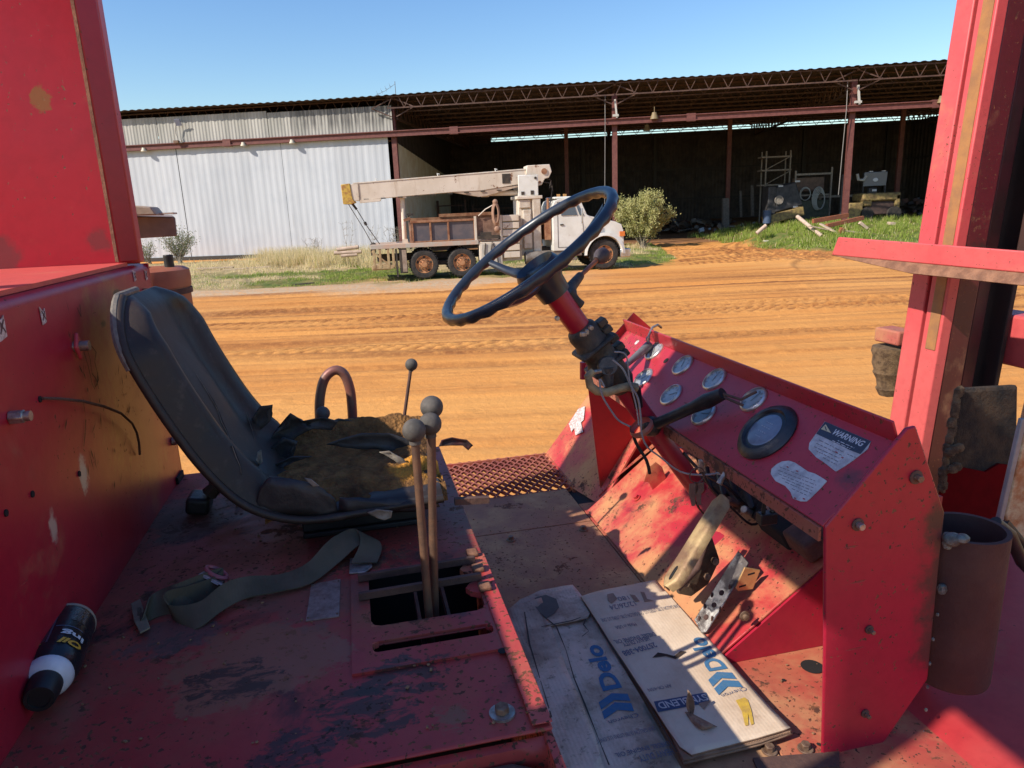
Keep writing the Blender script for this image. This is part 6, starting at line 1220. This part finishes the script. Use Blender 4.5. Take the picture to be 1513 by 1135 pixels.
patch(.026,.062,-1.15,-.20, simple('bronze_label',(.14,.085,.06),(.10,.065,.05),50,.4), 'bronze_label'); patch(.064,.095,-1.15,-.15, flat('plum_label',(.07,.035,.05),.3), 'plum_label')
patch(.010,.098,-.13,-.05, flat('blue_sheen',(.07,.085,.12),.3), 'sheen_stripe')  # bluish sheen along the bottle, painted on as a stripe
patch(.060,.0612,.02,1.1, flat('blue_line',(.12,.18,.30),.3), 'label_line')
m = MB()
for i in range(9):
    for j in range(3): a0 = .48+j*.2+rd.uniform(0,.03); m.grid([[bsurf(.014+i*.0035+e, t, .0331) for t in (a0, a0+rd.uniform(.08,.17))] for e in (0,.0014)])
bb(m, 'small_print', flat('grey_print',(.22,.21,.22),.4), smooth=0)
def btext(body, h, a0, a1, hgt, mat, bold=0, ital=0, flip=1):   # reads round the bottle
    cu = bpy.data.curves.new('t','FONT'); cu.body = body; cu.size = 1; cu.offset = bold; cu.shear = ital; cu.resolution_u = 3; to = bpy.data.objects.new('t', cu); COL.objects.link(to)
    dg = bpy.context.evaluated_depsgraph_get(); dg.update(); me = bpy.data.meshes.new_from_object(to.evaluated_get(dg)); bpy.data.objects.remove(to)
    bm = bmesh.new(); bm.from_mesh(me); bmesh.ops.triangulate(bm, faces=bm.faces[:]); bmesh.ops.subdivide_edges(bm, edges=[e for e in bm.edges if e.calc_length() > .12], cuts=2); xs_ = [v.co.x for v in bm.verts]; x0, x1 = min(xs_), max(xs_)
    for v in bm.verts: v.co = bsurf(h + flip*-v.co.y/.72*hgt, a0+(a1-a0)*(v.co.x-x0)/(x1-x0), .0333)-BO
    bm.to_mesh(me); bm.free(); me.materials.clear(); me.materials.append(mat); o = bpy.data.objects.new('lettering', me); COL.objects.link(o); o.parent = bt
btext('ing', .073, 1.25, .30, .0105, flat('bottle_white',(.72,.72,.75),.4), .03, 0, -1)
btext('Oil', .089, 1.25, .28, .012, flat('bottle_orange',(.80,.42,.04),.4), .04, .3, -1)
m = MB().grid([[bsurf(.099-.004*abs(t+.6), t, .0331) for t in np.linspace(-1.2,-.25,9)], [bsurf(.101-.003*abs(t+.6), t, .0331) for t in np.linspace(-1.2,-.25,9)]]); bb(m, 'gold_line', flat('gold_line',(.5,.30,.06),.4))
# ================================================================ FLATTENED OIL CARTONS
k = NT('oily_white_carton', .85, spec=.2); n_c = k.noise(7,8,.7); c = k.mix(k.ramp(n_c,.35,.65), (.76,.57,.44), (.58,.41,.29)); c = k.mix(k.math('MULTIPLY',k.ramp(k.noise(3.2,8,.7,dist=.4),.44,.66),.8), c, (.22,.14,.09)); c = k.mix(k.math('MULTIPLY',k.ramp(k.noise(60,6,.75),.55,.66),.6), c, (.13,.085,.06)); c = k.mix(k.math('MULTIPLY',k.ramp(k.noise(2.1,5,.6,k.mapp((1,1,1),(0,0,.6),(3,1,0))),.5,.6),.5), c, (.15,.10,.075))
wv1 = k.n.new('ShaderNodeTexWave'); wv1.inputs['Scale'].default_value = 42; k.l.new(k.co, wv1.inputs[0]); CART = k.out(c, None, k.math('ADD', k.noise(8,7,.72), k.math('MULTIPLY', wv1.outputs[1], .06)), .55, .008)
k = NT('cleaner_white_carton', .85, spec=.2); c = k.mix(k.ramp(k.noise(5,7,.65),.35,.68), (.74,.58,.42), (.56,.41,.28)); c = k.mix(k.math('MULTIPLY',k.ramp(k.noise(4,8,.7,dist=.4),.57,.74),.6), c, (.28,.18,.11)); c = k.mix(k.math('MULTIPLY',k.ramp(k.noise(80,5,.7),.66,.74),.5), c, (.2,.13,.09)); wv2 = k.n.new('ShaderNodeTexWave'); wv2.inputs['Scale'].default_value = 45; k.l.new(k.co, wv2.inputs[0]); CART2 = k.out(c, None, k.math('ADD', k.noise(9,7,.7), k.math('MULTIPLY', wv2.outputs[1], .04)), .45, .006)
KRAFT = simple('kraft_board', (.30,.18,.11), (.20,.12,.075), 30, .9); CBL = simple('carton_blue', (.045,.15,.28), (.09,.17,.25), 90, .85, lo=.45, hi=.7); CNV = flat('carton_navy', (.05,.085,.17), .8); CGR = flat('carton_ink', (.17,.17,.22), .8)
def sheetpts(pix, w, th, mat, name, root, org, corr=0, sd=0, amp=.003):
    pts = [fk(x,y,w=w) for x,y in pix]; us_ = [p.x for p in pts]; vs_ = [p.y for p in pts]; bm = bmesh.new(); V_ = [bm.verts.new(p-org) for p in pts]; f = bm.faces.new(V_); f.normal_update()
    if f.normal.z < 0: f.normal_flip()
    for ax_i, lo, hi in ((0, min(us_), max(us_)), (1, min(vs_), max(vs_))):
        x = lo+.018
        while x < hi:
            co_ = Vector((0,0,0)); co_[ax_i] = x-org[ax_i]; no = Vector((0,0,0)); no[ax_i] = 1
            bmesh.ops.bisect_plane(bm, geom=bm.verts[:]+bm.edges[:]+bm.faces[:], plane_co=co_, plane_no=no); x += .018
    for v_ in bm.verts: q = v_.co+org; v_.co.z += amp*mnoise.fractal(Vector((q.x*7+sd,q.y*7,0)),.8,2,3) 
    for f in bm.faces: f.smooth = True
    me = bpy.data.meshes.new(name); bm.to_mesh(me); bm.free(); me.materials.append(mat); me.materials.append(KRAFT); o = bpy.data.objects.new(name, me); COL.objects.link(o); o.parent = root
    q = o.modifiers.new('s','SOLIDIFY'); q.thickness = th; q.offset = -1; q.material_offset_rim = 1; return o
def zsurf(p, sd, amp): return amp*mnoise.fractal(Vector((p.x*7+sd,p.y*7,0)),.8,2,3)
wA, wB = FW+.012, FW+.024; OA = fk(880,1000,w=FW); OB = fk(1010,980,w=FW)
cA = empty('carton', w2(OA), A); tag(cA, 'darker oil stained flattened carton reading Delo lying on the footwell floor beside the deck', 'carton', 'flattened oil cartons on the footwell floor')
cBx = empty('carton', w2(OB), A); tag(cBx, 'cleaner flattened carton reading SYNBLEND lying on top and nearer the pedals', 'carton', 'flattened oil cartons on the footwell floor')
sheetpts(((748,902),(768,886),(800,872),(846,864),(862,884),(1010,1140),(1000,1160),(820,1165),(810,1090)), wA, .004, CART, 'panel', cA, OA, sd=1)
sheetpts(((800,880),(846,864),(872,906),(868,914),(806,926),(798,903)), wA+.006, .003, CART, 'flap', cA, OA, sd=2, amp=.002)
sheetpts(((750,900),(800,884),(816,930),(842,1000),(880,1090),(900,1165),(822,1165)), wA+.007, .003, CART, 'flap', cA, OA, sd=2, amp=.005)
for pix in (((798,906),(822,925),(836,960),(848,1000),(864,1040),(884,1090),(900,1130)),((862,884),(900,950),(945,1020),(1000,1110)),((800,925),(845,916),(866,908)),((868,908),(862,922),(870,932),(860,940)),((775,905),(782,950),(800,1010),(815,1060))):
    pts = [fk(x,y,w=wA+.0085) for x,y in pix]; m = MB(); L_ = []; R_ = []
    for i, p in enumerate(pts): t_ = (pts[min(i+1,len(pts)-1)]-pts[max(0,i-1)]).normalized(); s_ = V3(-t_.y,t_.x,0)*(.0012+.0008*math.sin(i*2.1)); L_.append(p+s_+V3(0,0,zsurf(p,1,.003))); R_.append(p-s_+V3(0,0,zsurf(p,1,.003)))
    m.grid([L_,R_]).build('crease', flat('crease_shadow_dirt',(.07,.05,.04),.9), cA, off=OA, smooth=0)
sheetpts(((858,881),(880,874),(968,857),(978,868),(1168,1076),(1120,1090),(1022,1116),(1004,1104),(985,1075)), wB, .004, CART2, 'panel', cBx, OB, sd=3)
for i, dz in enumerate((.005,.0095)): sheetpts(((862,884),(970,860),(1170+i,1080+i*4),(1124,1096+i*4),(1010,1124+i*5),(985,1075)), wB-dz, .0035, KRAFT, 'under_panel', cBx, OB, sd=3+i*.05)
# corrugated flutes at the open edge
m = MB(); a = fk(1026,1121,w=wB-.006); b = fk(1168,1082,w=wB-.006)
for i in range(60): p = a.lerp(b, i/60); q = a.lerp(b, (i+.5)/60); m.bar(p+V3(0,0,-.004), q+V3(0,0,.002), .002, .001).bar(q+V3(0,0,.002), a.lerp(b,(i+1)/60)+V3(0,0,-.004), .002, .001)
m.build('flute_edge', KRAFT, cBx, off=OB, smooth=0)
def ct(body, a, b, hpx, mat, root, org, w, sd, amp, bold=0, ital=0):
    p0 = fk(*a, w=w); p1 = fk(*b, w=w); q = fk(*hpx, w=w); h_ = abs((q-p0).dot(V3(0,0,1).cross((p1-p0).normalized())))
    o = text(body, p0, p1, V3(0,0,1), h_, mat, 'lettering', root, 1, org, bold, ital)
    for v_ in o.data.vertices: pp = v_.co+org; v_.co.z += zsurf(pp, sd, amp)+.0012
    return o
sA = (CART, cA, OA); KA = dict(root=cA, org=OA, w=wA, sd=1, amp=.003); KB = dict(root=cBx, org=OB, w=wB, sd=3, amp=.003)
def logo(q0, q1, q2, root, org, w, sd, amp):     # two stacked blue chevrons; q0,q1 ends of the lower edge, q2 far corner
    a = fk(*q0, w=w); b = fk(*q1, w=w); c_ = fk(*q2, w=w); ex = b-a; ey = c_-a; m = MB()
    def pp(x, y): r = a+ex*x+ey*y; return r+V3(0,0,zsurf(r,sd,amp)+.0013)
    for y0 in (0, .52):
        for x0, x1, d0, d1 in ((0,.5,.0,.28),(.5,1,.28,.0)):
            m.add([pp(x0,y0+d0), pp(x1,y0+d1), pp(x1,y0+d1+.40-(.0)), pp(x0,y0+d0+.40)], [(0,1,2,3)])
    m.build('emblem', CBL, root, off=org, smooth=0)
ct('Delo', (918,1017), (885,953), (892,1023), CBL, bold=.035, **KA); logo((893,1064),(937,1052),(884,1036), **KA)
ct('Chevron', (941,1054), (898,1066), (940,1061), CGR, **KA)
ct('HEAVY DUTY', (992,1106), (942,1118), (996,1115), CGR, bold=.01, **KA); ct('DIESEL ENGINE OIL', (987,1096), (908,1114), (990,1102), CGR, bold=.01, **KA); ct('ONE GALLON (3.785 LITERS) U.S. ONE GALLON (3.785 LITERS)', (966,1074), (832,1104), (968,1080), CGR, **KA)
ct('3', (806,942), (790,946), (809,957), CNV, bold=.03, **{**KA, 'w': wA+.005, 'sd': 2, 'amp': .0035}); ct('HEAVY', (806,978), (784,984), (808,985), CGR, **{**KA, 'w': wA+.005, 'sd': 2, 'amp': .0035}); ct('GALLONS', (793,955), (770,962), (795,962), CGR, **{**KA, 'w': wA+.005, 'sd': 2, 'amp': .0035})
ct('Delo', (1074,988), (1038,942), (1049,994), CBL, bold=.035, **KB); logo((1062,1027),(1098,1015),(1045,1003), **KB); ct('Chevron', (1100,1014), (1064,1026), (1102,1020), CGR, **KB)
ct('257004-388', (966,951), (918,963), (968,959), CGR, bold=.02, **KB); ct('HEAVY DUTY', (956,941), (918,950), (958,948), CGR, bold=.01, **KB); ct('DIESEL ENGINE OIL', (966,935), (906,946), (968,941), CGR, bold=.01, **KB)
ct('12/26/24', (936,889), (899,896), (938,896), CGR, **KB); ct('180', (927,881), (911,884), (929,887), CGR, **KB); ct('ONE GALLON (3.785 LITERS) U.S. ONE GALLON (3.785 LITERS) U.S. ONE', (1001,894), (887,915), (1003,899), CGR, **KB)
ct('Made in USA', (938,920), (908,926), (940,925), CGR, **KB); ct('API CK-4/SN', (990,1010), (956,1019), (992,1015), CGR, **KB)
pts = [fk(x,y,w=wB) for x,y in ((966,1038),(1043,1023),(1049,1038),(972,1054))]; pts = [p+V3(0,0,zsurf(p,3,.003)+.0014) for p in pts]; MB().plate(pts,.0003).build('lettering', CNV, cBx, off=OB)
o = ct('SYNBLEND', (1041,1026), (970,1041), (1045,1036), flat('print_white',(.6,.58,.56),.8), bold=.02, **KB)
for v_ in o.data.vertices: v_.co.z += .0012
m = MB()
for j in range(5):
    a = fk(984-j*0,925+j*4.2-2,w=wB); b = fk(905,938+j*2.5-10,w=wB)
def oil(pix, w, root, org, mat, name='stain', sd=0, amp=.003):
    pts = [fk(x,y,w=w) for x,y in pix]; pts = [p+V3(0,0,zsurf(p,sd,amp)+.0016) for p in pts]; MB().plate(pts,.0002).build(name, mat, root, off=org, smooth=0)
OIL = flat('dried_oil', (.10,.075,.06), .7)
oil(((790,885),(806,880),(822,886),(826,898),(818,908),(808,914),(798,906),(790,897)), wA+.006, cA, OA, OIL, sd=2, amp=.002)
TRN = flat('torn_kraft', (.34,.22,.15), .9)
oil(((1032,1040),(1050,1035),(1040,1050)), wB, cBx, OB, TRN, 'torn_patch', 3); oil(((897,880),(906,878),(912,886),(904,893),(898,889)), wB, cBx, OB, TRN, 'torn_patch', 3); oil(((930,879),(938,880),(945,889),(938,890)), wB, cBx, OB, TRN, 'torn_patch', 3); oil(((946,875),(952,876),(956,886),(966,889),(952,890)), wB, cBx, OB, TRN, 'torn_patch', 3)
oil(((964,973),(972,966),(985,968),(996,971),(1006,963),(1014,964),(1003,972),(998,975),(984,971),(972,972)), wB, cBx, OB, flat('tear_dark',(.05,.03,.02),.9), 'tear', 3)
oil(((1087,1035),(1100,1030),(1105,1034),(1110,1050),(1114,1070),(1110,1072),(1105,1054),(1106,1072),(1101,1073),(1096,1052)), wB, cBx, OB, simple('yellow_tape',(.62,.40,.05),(.45,.28,.06),60,.6), 'tape_scrap', 3)
# loose grit on deck and floor
m = MB(); rd = random.Random(21)
for _ in range(520):
    if rd.random() < .45: u, v, w_ = rd.uniform(-.42,.16), rd.uniform(.69,1.68), DW
    else: u, v, w_ = rd.uniform(.2,1.0), rd.uniform(.7,2.1), FW
    if w_ == DW and -.03 < u < .16 and .85 < v < 1.12: continue
    s_ = rd.uniform(.0006,.0022); m.box((u,v,w_+s_*.4+.001),(s_*2,s_*1.5,s_),Matrix.Rotation(rd.uniform(0,3),3,'Z'))
fb(m, 'grit', simple('loose_grit',(.20,.10,.05),(.34,.19,.10),90,.9), smooth=0, kind='stuff')
# dry leaf standing on the carton
lf = empty('dry_leaf', w2(fk(1018,1070,w=wB)), A); OL = fk(1018,1070,w=wB); tag(lf, 'curled dry leaf standing on the carton just below the word SYNBLEND', 'leaf')
LF = simple('dry_leaf_tan', (.40,.27,.17), (.24,.14,.09), 60, .8); m = MB(); P = []
for t in np.linspace(0,1,9):
    c = fk(1022-4*t, 1058-36*t, v=fk(1020,1058,w=wB).y-.0); w_ = .008*math.sin(math.pi*min(1,t*.9+.08)); P.append([c+V3(-w_,0,.0), c+V3(0,.006,0), c+V3(w_,0,0)])
m.grid(P).build('blade', LF, lf, off=OL, smooth=60, solid=.0006); m = MB(); P = []
for i in range(9):
    a = i/8; row = []
    for j in range(6): b = j/5; p = fk(1018+42*a-6*b, 1052+22*a+14*math.sin(math.pi*a)*b, w=wB+.003+.010*math.sin(math.pi*b)*math.sin(math.pi*a)+.003*mnoise.noise(Vector((a*6,b*6,0)))); row.append(p)
    P.append(row)
m.grid(P).build('curled_blade', LF, lf, off=OL, smooth=60, solid=.0006)
